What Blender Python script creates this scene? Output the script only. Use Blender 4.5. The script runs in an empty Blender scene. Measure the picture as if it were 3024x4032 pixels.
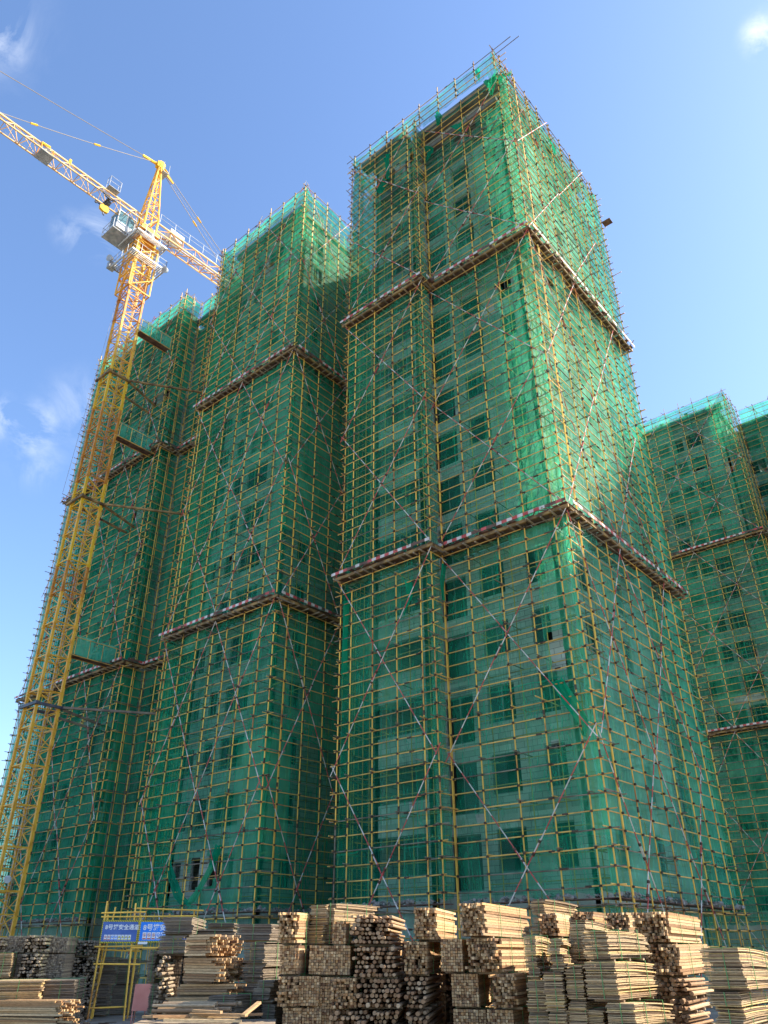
import bpy, math, random
from mathutils import Vector, Matrix
S = bpy.context.scene
COL = S.collection
rnd = random.Random(7)
R_ = math.radians
# ------------------------------------------------------------------ camera, sky, sun, exposure
TH, RO, AZ = R_(29.696), R_(-0.178), R_(49.812)
FWD = Vector((-math.cos(AZ), math.sin(AZ), 0)); RGT = Vector((math.sin(AZ), math.cos(AZ), 0))
CF = FWD*math.cos(TH) + Vector((0, 0, 1))*math.sin(TH)
CU0 = RGT.cross(CF)
CR = RGT*math.cos(RO) + CU0*math.sin(RO); CU = CU0*math.cos(RO) - RGT*math.sin(RO)
cam = bpy.data.cameras.new("camera"); camo = bpy.data.objects.new("camera", cam); COL.objects.link(camo)
m = Matrix((CR, CU, -CF)).transposed().to_4x4(); m.translation = Vector((0, 0, 1.9)); camo.matrix_world = m
cam.sensor_fit = 'HORIZONTAL'; cam.sensor_width = 36; cam.lens = 36.04; cam.clip_start = .1; cam.clip_end = 3000
S.camera = camo
SUN_AZ, SUN_EL = 84.0, 38.0
sh = FWD*math.cos(R_(SUN_AZ)) + RGT*math.sin(R_(SUN_AZ))
sd = Vector((sh.x*math.cos(R_(SUN_EL)), sh.y*math.cos(R_(SUN_EL)), math.sin(R_(SUN_EL))))
sun = bpy.data.lights.new("sun", 'SUN'); sun.energy = 5.0; sun.angle = R_(.53); sun.color = (1, .90, .75)
suno = bpy.data.objects.new("sun", sun); COL.objects.link(suno)
suno.rotation_euler = sd.to_track_quat('Z', 'Y').to_euler(); suno.location = (0, 0, 80)
W = bpy.data.worlds.new("World"); S.world = W; W.use_nodes = True
wt = W.node_tree; N = wt.nodes; L = wt.links
for n in list(N): N.remove(n)
out = N.new('ShaderNodeOutputWorld'); bg = N.new('ShaderNodeBackground'); sky = N.new('ShaderNodeTexSky')
sky.sky_type = 'NISHITA'; sky.sun_disc = False; sky.sun_elevation = R_(SUN_EL)
sky.sun_rotation = math.atan2(sd.x, sd.y); sky.altitude = 0; sky.air_density = 1.0; sky.dust_density = .9; sky.ozone_density = 2.0
bg.inputs['Strength'].default_value = .15
# clouds: fixed directions in the sky, broken up by noise
tc = N.new('ShaderNodeTexCoord')
def wn(t, **k):
    n = N.new(t)
    for a, b in k.items(): setattr(n, a, b)
    return n
nz = wn('ShaderNodeTexNoise'); nz.inputs['Scale'].default_value = 16; nz.inputs['Detail'].default_value = 9; nz.inputs['Roughness'].default_value = .62; nz.inputs['Distortion'].default_value = .6
L.new(tc.outputs['Generated'], nz.inputs['Vector'])
acc = None
for d, r, s in (((-.583, .07, .809), .045, 1.0), ((-.575, .055, .80), .055, .8), ((-.802, .262, .536), .028, .9), ((-.795, .30, .525), .03, .7),
                ((-.80, .315, .50), .035, .35), ((-.645, .256, .72), .03, .65), ((-.66, .235, .715), .025, .5), ((.012, .585, .811), .022, 1.1), ((-.79, .30, .545), .03, .7), ((-.60, .05, .83), .08, .3),
                ((-.745, .33, .56), .05, .35)):
    v = Vector(d).normalized()
    dp = wn('ShaderNodeVectorMath', operation='DISTANCE'); dp.inputs[1].default_value = v
    L.new(tc.outputs['Generated'], dp.inputs[0])
    mr = wn('ShaderNodeMapRange', interpolation_type='SMOOTHSTEP'); mr.inputs[1].default_value = 0; mr.inputs[2].default_value = r*1.35; mr.inputs[3].default_value = s; mr.inputs[4].default_value = 0
    L.new(dp.outputs['Value'], mr.inputs[0])
    if acc is None: acc = mr.outputs[0]
    else:
        mx = wn('ShaderNodeMath', operation='MAXIMUM'); L.new(acc, mx.inputs[0]); L.new(mr.outputs[0], mx.inputs[1]); acc = mx.outputs[0]
ns = wn('ShaderNodeMapRange'); ns.inputs[1].default_value = .44; ns.inputs[2].default_value = .74; L.new(nz.outputs[0], ns.inputs[0])
cm = wn('ShaderNodeMath', operation='MULTIPLY', use_clamp=True); L.new(acc, cm.inputs[0]); L.new(ns.outputs[0], cm.inputs[1])
cl = wn('ShaderNodeMix', data_type='RGBA'); L.new(cm.outputs[0], cl.inputs[0])
gm = wn('ShaderNodeGamma'); gm.inputs[1].default_value = 1.0
tint = wn('ShaderNodeMix', data_type='RGBA', blend_type='MULTIPLY'); tint.inputs[0].default_value = 1; tint.inputs[7].default_value = (.75, .835, .94, 1)
SKYTINT = tint
L.new(sky.outputs[0], tint.inputs[6]); L.new(tint.outputs[2], cl.inputs[6]); cl.inputs[7].default_value = (3.6, 3.8, 4.1, 1)
L.new(cl.outputs[2], bg.inputs['Color']); L.new(bg.outputs[0], out.inputs[0])
S.view_settings.view_transform = 'Standard'; S.view_settings.look = 'None'; S.view_settings.exposure = 1.3; S.view_settings.gamma = 1
S.render.engine = 'CYCLES'
cy = S.cycles; cy.max_bounces = 7; cy.diffuse_bounces = 4; cy.glossy_bounces = 2; cy.transmission_bounces = 4; cy.transparent_max_bounces = 24; cy.caustics_reflective = False; cy.caustics_refractive = False
cy.use_denoising = True

# ------------------------------------------------------------------ materials
def mat(name, base=None, rough=.8, metal=0):
    M = bpy.data.materials.new(name); M.use_nodes = True
    b = M.node_tree.nodes['Principled BSDF']; b.inputs['Roughness'].default_value = rough; b.inputs['Metallic'].default_value = metal
    b.inputs['Specular IOR Level'].default_value = .3
    if base: b.inputs['Base Color'].default_value = (*base, 1)
    return M
def nodes(M): return M.node_tree.nodes, M.node_tree.links, M.node_tree.nodes['Principled BSDF']
def ramp(n, stops):
    r = n.new('ShaderNodeValToRGB'); e = r.color_ramp.elements
    while len(e) > 1: e.remove(e[-1])
    e[0].position = stops[0][0]; e[0].color = (*stops[0][1], 1)
    for p, c in stops[1:]:
        q = e.new(p); q.color = (*c, 1)
    return r
def noisy(name, c1, c2, scale=3, rough=.8, detail=6, metal=0, bump=0, c3=None, lo=.35, hi=.65, stretch=None, objrand=0):
    M = mat(name, rough=rough, metal=metal); n, l, b = nodes(M)
    t = n.new('ShaderNodeTexCoord'); z = n.new('ShaderNodeTexNoise'); z.inputs['Scale'].default_value = scale; z.inputs['Detail'].default_value = detail
    g = n.new('ShaderNodeNewGeometry')
    src = g.outputs['Position']
    if stretch:
        mp = n.new('ShaderNodeMapping'); mp.inputs['Scale'].default_value = stretch; l.new(src, mp.inputs[0]); src = mp.outputs[0]
    l.new(src, z.inputs['Vector'])
    st = [(lo, c1), (hi, c2)] if c3 is None else [(lo, c1), ((lo+hi)/2, c2), (hi, c3)]
    r = ramp(n, st); l.new(z.outputs[0], r.inputs[0]); colr = r.outputs[0]
    if objrand:
        oi = n.new('ShaderNodeObjectInfo'); hv = n.new('ShaderNodeHueSaturation')
        mr = n.new('ShaderNodeMapRange'); mr.inputs[3].default_value = 1-objrand; mr.inputs[4].default_value = 1+objrand
        l.new(oi.outputs['Random'], mr.inputs[0]); l.new(mr.outputs[0], hv.inputs['Value']); l.new(colr, hv.inputs['Color']); colr = hv.outputs[0]
    l.new(colr, b.inputs['Base Color'])
    if bump:
        bp = n.new('ShaderNodeBump'); bp.inputs['Strength'].default_value = bump; bp.inputs['Distance'].default_value = .02; l.new(z.outputs[0], bp.inputs['Height']); l.new(bp.outputs[0], b.inputs['Normal'])
    return M
def wood(name, cols, end=(.5, .38, .24), grain=1.0):
    # colour differs from board to board (object random + mesh island), grain runs along local X stretched coordinates
    M = mat(name, rough=.85); n, l, b = nodes(M)
    oi = n.new('ShaderNodeObjectInfo'); g = n.new('ShaderNodeNewGeometry')
    ad = n.new('ShaderNodeMath'); ad.operation = 'ADD'; l.new(oi.outputs['Random'], ad.inputs[0]); l.new(g.outputs['Random Per Island'], ad.inputs[1])
    fr = n.new('ShaderNodeMath'); fr.operation = 'FRACT'; l.new(ad.outputs[0], fr.inputs[0])
    k = len(cols); r = ramp(n, [(i/(k-1), c) for i, c in enumerate(cols)]); l.new(fr.outputs[0], r.inputs[0])
    z = n.new('ShaderNodeTexNoise'); z.inputs['Scale'].default_value = 5; z.inputs['Detail'].default_value = 8; z.inputs['Roughness'].default_value = .7
    mp = n.new('ShaderNodeMapping'); mp.inputs['Scale'].default_value = (2.0, 2.0, 14.0); l.new(g.outputs['Position'], mp.inputs[0]); l.new(mp.outputs[0], z.inputs['Vector'])
    mr = n.new('ShaderNodeMapRange'); mr.inputs[1].default_value = .3; mr.inputs[2].default_value = .7; mr.inputs[3].default_value = 1-.45*grain; mr.inputs[4].default_value = 1+.3*grain
    l.new(z.outputs[0], mr.inputs[0])
    mx = n.new('ShaderNodeMix'); mx.data_type = 'RGBA'; mx.blend_type = 'MULTIPLY'; mx.inputs[0].default_value = 1
    l.new(r.outputs[0], mx.inputs[6]); l.new(mr.outputs[0], mx.inputs[7]); l.new(mx.outputs[2], b.inputs['Base Color'])
    bp = n.new('ShaderNodeBump'); bp.inputs['Strength'].default_value = .5; bp.inputs['Distance'].default_value = .01; l.new(z.outputs[0], bp.inputs['Height']); l.new(bp.outputs[0], b.inputs['Normal'])
    return M
def net_mat(name, transp, tcol, ncol, vary=.18):
    M = bpy.data.materials.new(name); M.use_nodes = True; n = M.node_tree.nodes; l = M.node_tree.links
    for q in list(n): n.remove(q)
    o = n.new('ShaderNodeOutputMaterial'); tr = n.new('ShaderNodeBsdfTransparent'); tl = n.new('ShaderNodeBsdfTranslucent'); df = n.new('ShaderNodeBsdfDiffuse')
    g = n.new('ShaderNodeNewGeometry')
    # large patches + vertical folds, both in world metres
    z1 = n.new('ShaderNodeTexNoise'); z1.inputs['Scale'].default_value = .55; z1.inputs['Detail'].default_value = 3; l.new(g.outputs['Position'], z1.inputs['Vector'])
    mp = n.new('ShaderNodeMapping'); mp.inputs['Scale'].default_value = (2.6, 2.6, .35); l.new(g.outputs['Position'], mp.inputs[0])
    z2 = n.new('ShaderNodeTexNoise'); z2.inputs['Scale'].default_value = 1.6; z2.inputs['Detail'].default_value = 5; z2.inputs['Distortion'].default_value = 1.2; l.new(mp.outputs[0], z2.inputs['Vector'])
    r2 = ramp(n, [(.30, (0, 0, 0)), (.56, (.05, .05, .05)), (.62, (.9, .9, .9)), (.66, (.15, .15, .15)), (.8, (0, 0, 0))]); l.new(z2.outputs[0], r2.inputs[0])
    # fine mesh speckle
    z3 = n.new('ShaderNodeTexNoise'); z3.inputs['Scale'].default_value = 22; z3.inputs['Detail'].default_value = 2; l.new(g.outputs['Position'], z3.inputs['Vector'])
    def mth(op, a, bb):
        q = n.new('ShaderNodeMath'); q.operation = op
        for i, v in enumerate((a, bb)):
            if isinstance(v, (int, float)): q.inputs[i].default_value = v
            else: l.new(v, q.inputs[i])
        return q.outputs[0]
    sx = n.new('ShaderNodeSeparateXYZ'); l.new(g.outputs['Position'], sx.inputs[0])
    cbx = n.new('ShaderNodeCombineXYZ'); l.new(mth('ADD', sx.outputs[0], sx.outputs[1]), cbx.inputs[0]); l.new(mth('ADD', sx.outputs[2], mth('MULTIPLY', z1.outputs[0], .5)), cbx.inputs[1])
    bk = n.new('ShaderNodeTexBrick'); l.new(cbx.outputs[0], bk.inputs['Vector']); bk.offset = .37; bk.inputs['Scale'].default_value = 1; bk.inputs['Brick Width'].default_value = 1.9; bk.inputs['Row Height'].default_value = 5.7
    bk.inputs['Mortar Size'].default_value = .05; bk.inputs['Mortar Smooth'].default_value = .6; bk.inputs['Color1'].default_value = (0, 0, 0, 1); bk.inputs['Color2'].default_value = (1, 1, 1, 1); bk.inputs['Mortar'].default_value = (.5, .5, .5, 1); bk.inputs['Bias'].default_value = 0
    base = mth('ADD', 1-transp, mth('MULTIPLY', mth('SUBTRACT', z1.outputs[0], .5), vary*2.4))
    base = mth('ADD', base, mth('MULTIPLY', r2.outputs[0], .24))
    base = mth('ADD', base, mth('MULTIPLY', mth('SUBTRACT', z3.outputs[0], .5), .12))
    base = mth('ADD', base, mth('MULTIPLY', mth('SUBTRACT', bk.outputs['Color'], .5), .17)); base = mth('ADD', base, mth('MULTIPLY', bk.outputs['Fac'], .14))
    q = n.new('ShaderNodeClamp'); l.new(base, q.inputs[0]); q.inputs[1].default_value = .08; q.inputs[2].default_value = .96
    tr.inputs[0].default_value = (*tcol, 1)
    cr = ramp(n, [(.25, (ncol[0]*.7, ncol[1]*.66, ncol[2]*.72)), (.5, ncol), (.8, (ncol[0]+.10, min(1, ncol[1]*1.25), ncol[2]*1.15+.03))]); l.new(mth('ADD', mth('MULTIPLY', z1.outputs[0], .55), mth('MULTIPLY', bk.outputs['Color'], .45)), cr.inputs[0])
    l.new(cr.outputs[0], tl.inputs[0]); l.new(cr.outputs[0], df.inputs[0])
    a = n.new('ShaderNodeMixShader'); a.inputs[0].default_value = .6; l.new(df.outputs[0], a.inputs[1]); l.new(tl.outputs[0], a.inputs[2])
    b = n.new('ShaderNodeMixShader'); l.new(q.outputs[0], b.inputs[0]); l.new(tr.outputs[0], b.inputs[1]); l.new(a.outputs[0], b.inputs[2])
    l.new(b.outputs[0], o.inputs[0]); return M

M = {}
M['pole'] = noisy('yellow_tube', (.48, .19, .05), (.88, .51, .08), .8, .5, 4, .0, lo=.34, hi=.46, objrand=.22)
M['ledger'] = noisy('ledger_tube', (.36, .20, .08), (.74, .43, .11), .8, .55, 4, .0, lo=.36, hi=.5, objrand=.2)
M['stub'] = noisy('raw_tube', (.14, .10, .07), (.30, .24, .17), 1.5, .6, 4)
M['coupler'] = noisy('coupler_rust', (.05, .03, .02), (.13, .08, .055), 5, .8)
M['red'] = noisy('red_paint', (.42, .06, .05), (.62, .13, .11), 2, .6)
M['white'] = noisy('white_paint', (.50, .44, .38), (.74, .68, .61), 2, .6)
M['net'] = net_mat('green_net', .63, (.78, .92, .85), (.035, .54, .31))
M['net_mid'] = net_mat('green_net_dense', .55, (.70, .91, .84), (.025, .52, .29))
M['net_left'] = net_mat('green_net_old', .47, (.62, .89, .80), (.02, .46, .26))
M['net_side'] = net_mat('green_net_sunlit', .57, (.78, .92, .86), (.12, .64, .45))  # paler copy of the net; sunlight on the side face is put into its colour
M['net_thin'] = net_mat('green_net_thin', .74, (.80, .93, .89), (.02, .42, .27))
M['net_loose'] = net_mat('green_net_bunched', .22, (.4, .8, .7), (.01, .46, .24), .1)
M['concrete'] = noisy('raw_concrete', (.40, .38, .34), (.60, .57, .51), .7, .9, 8, bump=.2)
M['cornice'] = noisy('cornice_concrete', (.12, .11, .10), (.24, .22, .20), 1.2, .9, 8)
M['dark'] = mat('dark_interior', (.05, .05, .05), .9)  # near-black core; the shade of unlit rooms is put into the colour
M['glass'] = mat('window_glass', (.02, .025, .025), .25)
M['frame'] = noisy('window_frame', (.10, .10, .10), (.30, .30, .29), .8, .6)
def block_mat():
    Mt = mat('concrete_block', rough=.9); n, l, b = nodes(Mt)
    g = n.new('ShaderNodeNewGeometry'); sx = n.new('ShaderNodeSeparateXYZ'); l.new(g.outputs['Position'], sx.inputs[0])
    ad = n.new('ShaderNodeMath'); ad.operation = 'ADD'; l.new(sx.outputs[0], ad.inputs[0]); l.new(sx.outputs[1], ad.inputs[1])
    cb = n.new('ShaderNodeCombineXYZ'); l.new(ad.outputs[0], cb.inputs[0]); l.new(sx.outputs[2], cb.inputs[1])
    br = n.new('ShaderNodeTexBrick'); l.new(cb.outputs[0], br.inputs['Vector'])
    br.inputs['Scale'].default_value = 1; br.inputs['Brick Width'].default_value = .6; br.inputs['Row Height'].default_value = .25; br.inputs['Mortar Size'].default_value = .014
    br.inputs['Color1'].default_value = (.62, .60, .55, 1); br.inputs['Color2'].default_value = (.46, .45, .41, 1); br.inputs['Mortar'].default_value = (.28, .27, .25, 1)
    z = n.new('ShaderNodeTexNoise'); z.inputs['Scale'].default_value = .5; z.inputs['Detail'].default_value = 6; l.new(g.outputs['Position'], z.inputs['Vector'])
    r = ramp(n, [(.3, (.5, .5, .5)), (.5, (.9, .9, .88)), (.7, (1.12, 1.12, 1.1))]); l.new(z.outputs[0], r.inputs[0])
    mx = n.new('ShaderNodeMix'); mx.data_type = 'RGBA'; mx.blend_type = 'MULTIPLY'; mx.inputs[0].default_value = 1
    l.new(br.outputs[0], mx.inputs[6]); l.new(r.outputs[0], mx.inputs[7]); l.new(mx.outputs[2], b.inputs['Base Color']); return Mt
M['block'] = block_mat()
M['fresh'] = wood('fresh_timber', [(.48, .31, .15), (.60, .41, .21), (.25, .13, .06), (.43, .28, .145), (.68, .49, .27), (.15, .075, .04), (.55, .32, .14), (.30, .20, .12), (.48, .31, .15)])
M['old'] = wood('weathered_timber', [(.32, .25, .17), (.42, .32, .21), (.17, .125, .09), (.48, .37, .24), (.23, .175, .125), (.32, .25, .17)])
M['ply'] = wood('plywood_sheet', [(.46, .32, .17), (.58, .42, .23), (.26, .17, .10), (.64, .45, .19), (.38, .28, .17), (.18, .11, .065), (.52, .38, .22), (.46, .32, .17)])
M['plyold'] = wood('grey_plywood', [(.25, .20, .145), (.34, .27, .19), (.14, .11, .085), (.29, .235, .17), (.19, .15, .115), (.25, .20, .145)])
M['logm'] = wood('log_wood', [(.36, .23, .13), (.48, .32, .18), (.22, .12, .06), (.54, .40, .25), (.30, .17, .09), (.36, .23, .13)])
M['deck'] = noisy('deck_boards', (.09, .05, .04), (.20, .12, .09), 2.5, .9, 6, stretch=(1, 1, 1))
M['beam'] = noisy('yellow_beam', (.10, .06, .03), (.40, .25, .09), 2, .7)
M['strap'] = mat('green_strap', (.10, .27, .09), .6)
M['cy'] = noisy('crane_yellow', (.66, .30, .03), (.88, .47, .05), 1.5, .45, 5, lo=.35, hi=.55)
M['co'] = noisy('crane_orange', (.50, .17, .02), (.68, .30, .04), 1.5, .5, 5, lo=.35, hi=.6)
M['jy'] = noisy('jib_overexposed', (.60, .36, .14), (.82, .55, .25), 1.2, .5, 4)  # crane colour made paler; overexposure is put into the colour
M['cyb'] = noisy('crane_bright_yellow', (.76, .42, .02), (.86, .52, .03), 1.5, .45, 5)
M['steel'] = noisy('grey_steel', (.25, .27, .28), (.45, .46, .47), 2, .5, metal=.2)
M['darksteel'] = noisy('dark_steel', (.05, .055, .07), (.12, .12, .14), 2, .5)
M['cab'] = noisy('cab_paint', (.50, .52, .52), (.66, .68, .68), 1.5, .4)
M['cabglass'] = mat('cab_glass', (.10, .20, .24), .12)
M['block2'] = noisy('counterweight', (.5, .5, .48), (.65, .65, .62), 2, .8)
M['rope'] = mat('wire_rope', (.30, .27, .25), .6)
M['blue'] = noisy('sign_blue_dark', (.06, .12, .36), (.09, .17, .44), 3, .5)
M['blue2'] = noisy('sign_blue_bright', (.02, .22, .80), (.04, .28, .90), 2, .45)
M['sw'] = mat('sign_white', (.80, .80, .78), .6)
M['sred'] = mat('sign_red', (.55, .06, .05), .6)
M['syel'] = mat('sign_yellow', (.75, .65, .05), .6)
M['sblk'] = mat('sign_black', (.02, .02, .02), .6)
M['pink'] = noisy('pink_board', (.50, .20, .16), (.60, .27, .22), 3, .7)
M['rub'] = noisy('rubble', (.16, .15, .13), (.34, .32, .29), 8, .9)
def ground_mat():
    Mt = mat('site_dirt', rough=.95); n, l, b = nodes(Mt)
    g = n.new('ShaderNodeNewGeometry'); z = n.new('ShaderNodeTexNoise'); z.inputs['Scale'].default_value = 1.3; z.inputs['Detail'].default_value = 10; z.inputs['Roughness'].default_value = .65; l.new(g.outputs['Position'], z.inputs['Vector'])
    r = ramp(n, [(.3, (.14, .12, .095)), (.5, (.26, .23, .19)), (.7, (.38, .34, .28))]); l.new(z.outputs[0], r.inputs[0]); l.new(r.outputs[0], b.inputs['Base Color'])
    bp = n.new('ShaderNodeBump'); bp.inputs['Strength'].default_value = .7; bp.inputs['Distance'].default_value = .08; l.new(z.outputs[0], bp.inputs['Height']); l.new(bp.outputs[0], b.inputs['Normal']); return Mt
M['ground'] = ground_mat()

# ------------------------------------------------------------------ mesh helpers
class MB:
    def __init__(s): s.v = []; s.f = []; s.mi = []; s.mats = []
    def m(s, k):
        if k not in s.mats: s.mats.append(k)
        return s.mats.index(k)
    def box(s, a, b, k):
        x0, y0, z0 = a; x1, y1, z1 = b; i = len(s.v); q = s.m(k)
        s.v += [(x0, y0, z0), (x1, y0, z0), (x1, y1, z0), (x0, y1, z0), (x0, y0, z1), (x1, y0, z1), (x1, y1, z1), (x0, y1, z1)]
        for f in ((3, 2, 1, 0), (4, 5, 6, 7), (0, 1, 5, 4), (1, 2, 6, 5), (2, 3, 7, 6), (3, 0, 4, 7)):
            s.f.append(tuple(i+j for j in f)); s.mi.append(q)
    def obox(s, o, ex, ey, ez, k):          # oriented box: corner + three edge vectors
        o = Vector(o); ex = Vector(ex); ey = Vector(ey); ez = Vector(ez); i = len(s.v); q = s.m(k)
        for p in (o, o+ex, o+ex+ey, o+ey, o+ez, o+ex+ez, o+ex+ey+ez, o+ey+ez): s.v.append(tuple(p))
        for f in ((3, 2, 1, 0), (4, 5, 6, 7), (0, 1, 5, 4), (1, 2, 6, 5), (2, 3, 7, 6), (3, 0, 4, 7)):
            s.f.append(tuple(i+j for j in f)); s.mi.append(q)
    def tube(s, a, b, r, k, n=6, r2=None, cap=True):
        a = Vector(a); b = Vector(b); d = b-a
        if d.length < 1e-6: return
        d.normalize(); u = d.orthogonal().normalized(); w = d.cross(u); i = len(s.v); q = s.m(k)
        if r2 is None: r2 = r
        for p, rr in ((a, r), (b, r2)):
            for j in range(n):
                t = 2*math.pi*j/n; s.v.append(tuple(p+(u*math.cos(t)+w*math.sin(t))*rr))
        for j in range(n):
            s.f.append((i+j, i+(j+1) % n, i+n+(j+1) % n, i+n+j)); s.mi.append(q)
        if cap:
            s.f.append(tuple(i+j for j in range(n))[::-1]); s.mi.append(q); s.f.append(tuple(i+n+j for j in range(n))); s.mi.append(q)
    def bar(s, a, b, w, h, k):              # square bar between two points
        a = Vector(a); b = Vector(b); d = (b-a)
        dn = d.normalized(); up = Vector((0, 0, 1)) if abs(dn.z) < .95 else Vector((1, 0, 0))
        u = dn.cross(up).normalized()*w; v = u.cross(dn).normalized()*h
        s.obox(a-u/2-v/2, u, v, d, k)
    def striped(s, a, b, r, step=.5):
        a = Vector(a); b = Vector(b); Ln = (b-a).length; n = max(1, int(Ln/step)); j = rnd.randint(0, 1)
        for i in range(n): s.tube(a+(b-a)*i/n, a+(b-a)*(i+1)/n, r, 'white' if (i+j) % 2 else 'red', 6, cap=(i in (0, n-1)))
    def quad(s, p, k):
        i = len(s.v); s.v += [tuple(x) for x in p]; s.f.append((i, i+1, i+2, i+3)); s.mi.append(s.m(k))
    def build(s, name, parent=None, loc=None, **kw):
        me = bpy.data.meshes.new(name); o = bpy.data.objects.new(name, me)
        off = Vector(loc) if loc is not None else (parent_world(parent) if parent else Vector((0, 0, 0)))
        me.from_pydata([(x-off.x, y-off.y, z-off.z) for x, y, z in s.v], [], s.f)
        for k in s.mats: me.materials.append(M[k])
        if len(s.mats) > 1: me.polygons.foreach_set('material_index', s.mi)
        me.update()
        COL.objects.link(o)
        if parent: o.parent = parent
        elif loc is not None: o.location = loc
        for a, b in kw.items(): o[a] = b
        return o
def parent_world(p):
    v = Vector((0, 0, 0))
    while p: v += p.location; p = p.parent
    return v
def thing(name, label, cat, loc=(0, 0, 0), rz=0, group=None, kind=None):
    o = bpy.data.objects.new(name, None); COL.objects.link(o); o.location = loc; o.rotation_euler = (0, 0, rz)
    o['label'] = label; o['category'] = cat; o.empty_display_size = .3
    if group: o['group'] = group
    if kind: o['kind'] = kind
    return o
def tag(o, label, cat, group=None, kind=None):
    o['label'] = label; o['category'] = cat
    if group: o['group'] = group
    if kind: o['kind'] = kind
    return o
# ------------------------------------------------------------------ ground
b = MB(); b.quad([(-700, -300, 0), (500, -300, 0), (500, 900, 0), (-700, 900, 0)], 'ground'); g = b.build('ground'); g['kind'] = 'structure'

# ------------------------------------------------------------------ apartment towers
L1, L2, L3 = 17.94, 35.04, 51.5
FL = [3.55+2.85*k for k in range(17)]          # floor levels
GAP = 1.3
ATTIC = [True]
def facade(p0, p1, openings, parent, wmb, ztop, nwin, zfirst=0, wt='block'):
    """wall between plan points p0->p1 (outer face), outward normal to the right of p0->p1 seen from above when walking; openings (s0,s1,sill,head)"""
    p0 = Vector((*p0, 0)); p1 = Vector((*p1, 0)); d = (p1-p0); Ln = d.length; d.normalize(); nrm = Vector((d.y, -d.x, 0)); inn = -nrm*.2
    def seg(s0, s1, z0, z1, k=wt):
        if s1-s0 > .01 and z1-z0 > .01: wmb.obox(p0+d*s0+Vector((0, 0, z0))+inn, d*(s1-s0), -inn, (0, 0, z1-z0), k)
    seg(0, Ln, 0, FL[0], 'concrete')
    for i, z in enumerate(FL):
        if z >= ztop-.5: break
        zn = min(z+2.85, ztop)
        seg(0, Ln, z, z+.16, 'concrete')
        ops = [o for o in openings]
        if z > 46 and z < 48 and len(ops) and ATTIC[0]: ops = [(.3, min(Ln*.52, 3.4), .5, 2.75), (Ln*.56 if Ln > 5 else Ln*.8, Ln-.35, .5, 2.75)]
        if not ops: seg(0, Ln, z+.16, zn); continue
        s = 0
        for (a, bb, sill, head) in ops:
            seg(s, a, z+.16, zn)
            seg(a, bb, z+.16, z+sill); seg(a, bb, min(z+head, zn-.02), zn)
            # window part
            w = MB(); t = .05; half = rnd.random()
            q0 = p0+d*a+Vector((0, 0, z+sill))-nrm*.10; W_ = bb-a; H_ = head-sill
            w.obox(q0, d*t, -nrm*.05, (0, 0, H_), 'frame'); w.obox(q0+d*(W_-t), d*t, -nrm*.05, (0, 0, H_), 'frame')
            w.obox(q0+d*t, d*(W_-2*t), -nrm*.05, (0, 0, t), 'frame'); w.obox(q0+d*t+Vector((0, 0, H_-t)), d*(W_-2*t), -nrm*.05, (0, 0, t), 'frame')
            k = 1 if W_ < 1.6 else 3
            for j in (range(1, k+1) if half > .3 else ()): w.obox(q0+d*(W_*j/(k+1)-.025)+Vector((0, 0, t)), d*.05, -nrm*.05, (0, 0, H_-2*t), 'frame')
            for j in range(k+1):
                if W_ < 2.2 and rnd.random() < .45:
                    w.obox(q0+d*(W_*j/(k+1)+.03)+Vector((0, 0, t))-nrm*.02, d*(W_/(k+1)-.06), -nrm*.01, (0, 0, H_-2*t), 'glass')
            if nwin[0] < 100: w.build('window', parent); nwin[0] += 1
            else: nwin[1].append(w)
            s = bb
        seg(s, Ln, z+.16, zn)
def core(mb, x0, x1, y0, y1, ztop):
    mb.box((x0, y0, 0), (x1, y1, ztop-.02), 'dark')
def tower(name_label, path, ztop, loc, depth, corebox, cat='building', loggia=()):
    """path: list of (p0,p1,openings)"""
    t = thing('apartment_tower', name_label, cat, loc)
    wmb = MB(); nwin = [0, []]
    for p0, p1, ops in path: facade(p0, p1, ops, t, wmb, ztop, nwin)
    wmb.build('wall', t)
    if nwin[1]:
        mb = MB()
        for w in nwin[1]:
            i = len(mb.v); mb.v += w.v; mb.f += [tuple(i+j for j in f) for f in w.f]; mb.mi += [mb.m(w.mats[q]) for q in w.mi]
        mb.build('window', t, kind='stuff')
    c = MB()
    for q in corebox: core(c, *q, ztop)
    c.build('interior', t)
    return t
W1 = (.9, 2.4)
# main tower (right of the picture's middle)
mainA = [(1.3, 2.5, .95, 2.45), (2.9, 3.9, .95, 2.45), (4.05, 4.85, .95, 2.45)]   # replaced below for right part
t = tower('tallest looking grey block tower in the middle, behind the green net nearest the camera',
    [((-23.3, 26.9), (-20.1, 26.9), [(.2, 2.9, .95, 2.5)]), ((-20.1, 26.9), (-20.1, 27.8), []),
     ((-20.1, 27.8), (-13.63, 27.8), [(.15, 1.65, .35, 2.4), (2.4, 3.75, .95, 2.5), (4.9, 5.8, .95, 2.55)]),
     ((-13.63, 27.8), (-13.63, 37.5), [(1.9, 3.0, .95, 2.5), (5.6, 6.5, .95, 2.5)]),
     ((-13.63, 37.5), (-23.3, 37.5), []), ((-23.3, 37.5), (-23.3, 26.9), [])],
    50.0, (-18.5, 32, 0), 10, [(-22.0, -15.0, 30.6, 36.5)])
r = MB()
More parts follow.
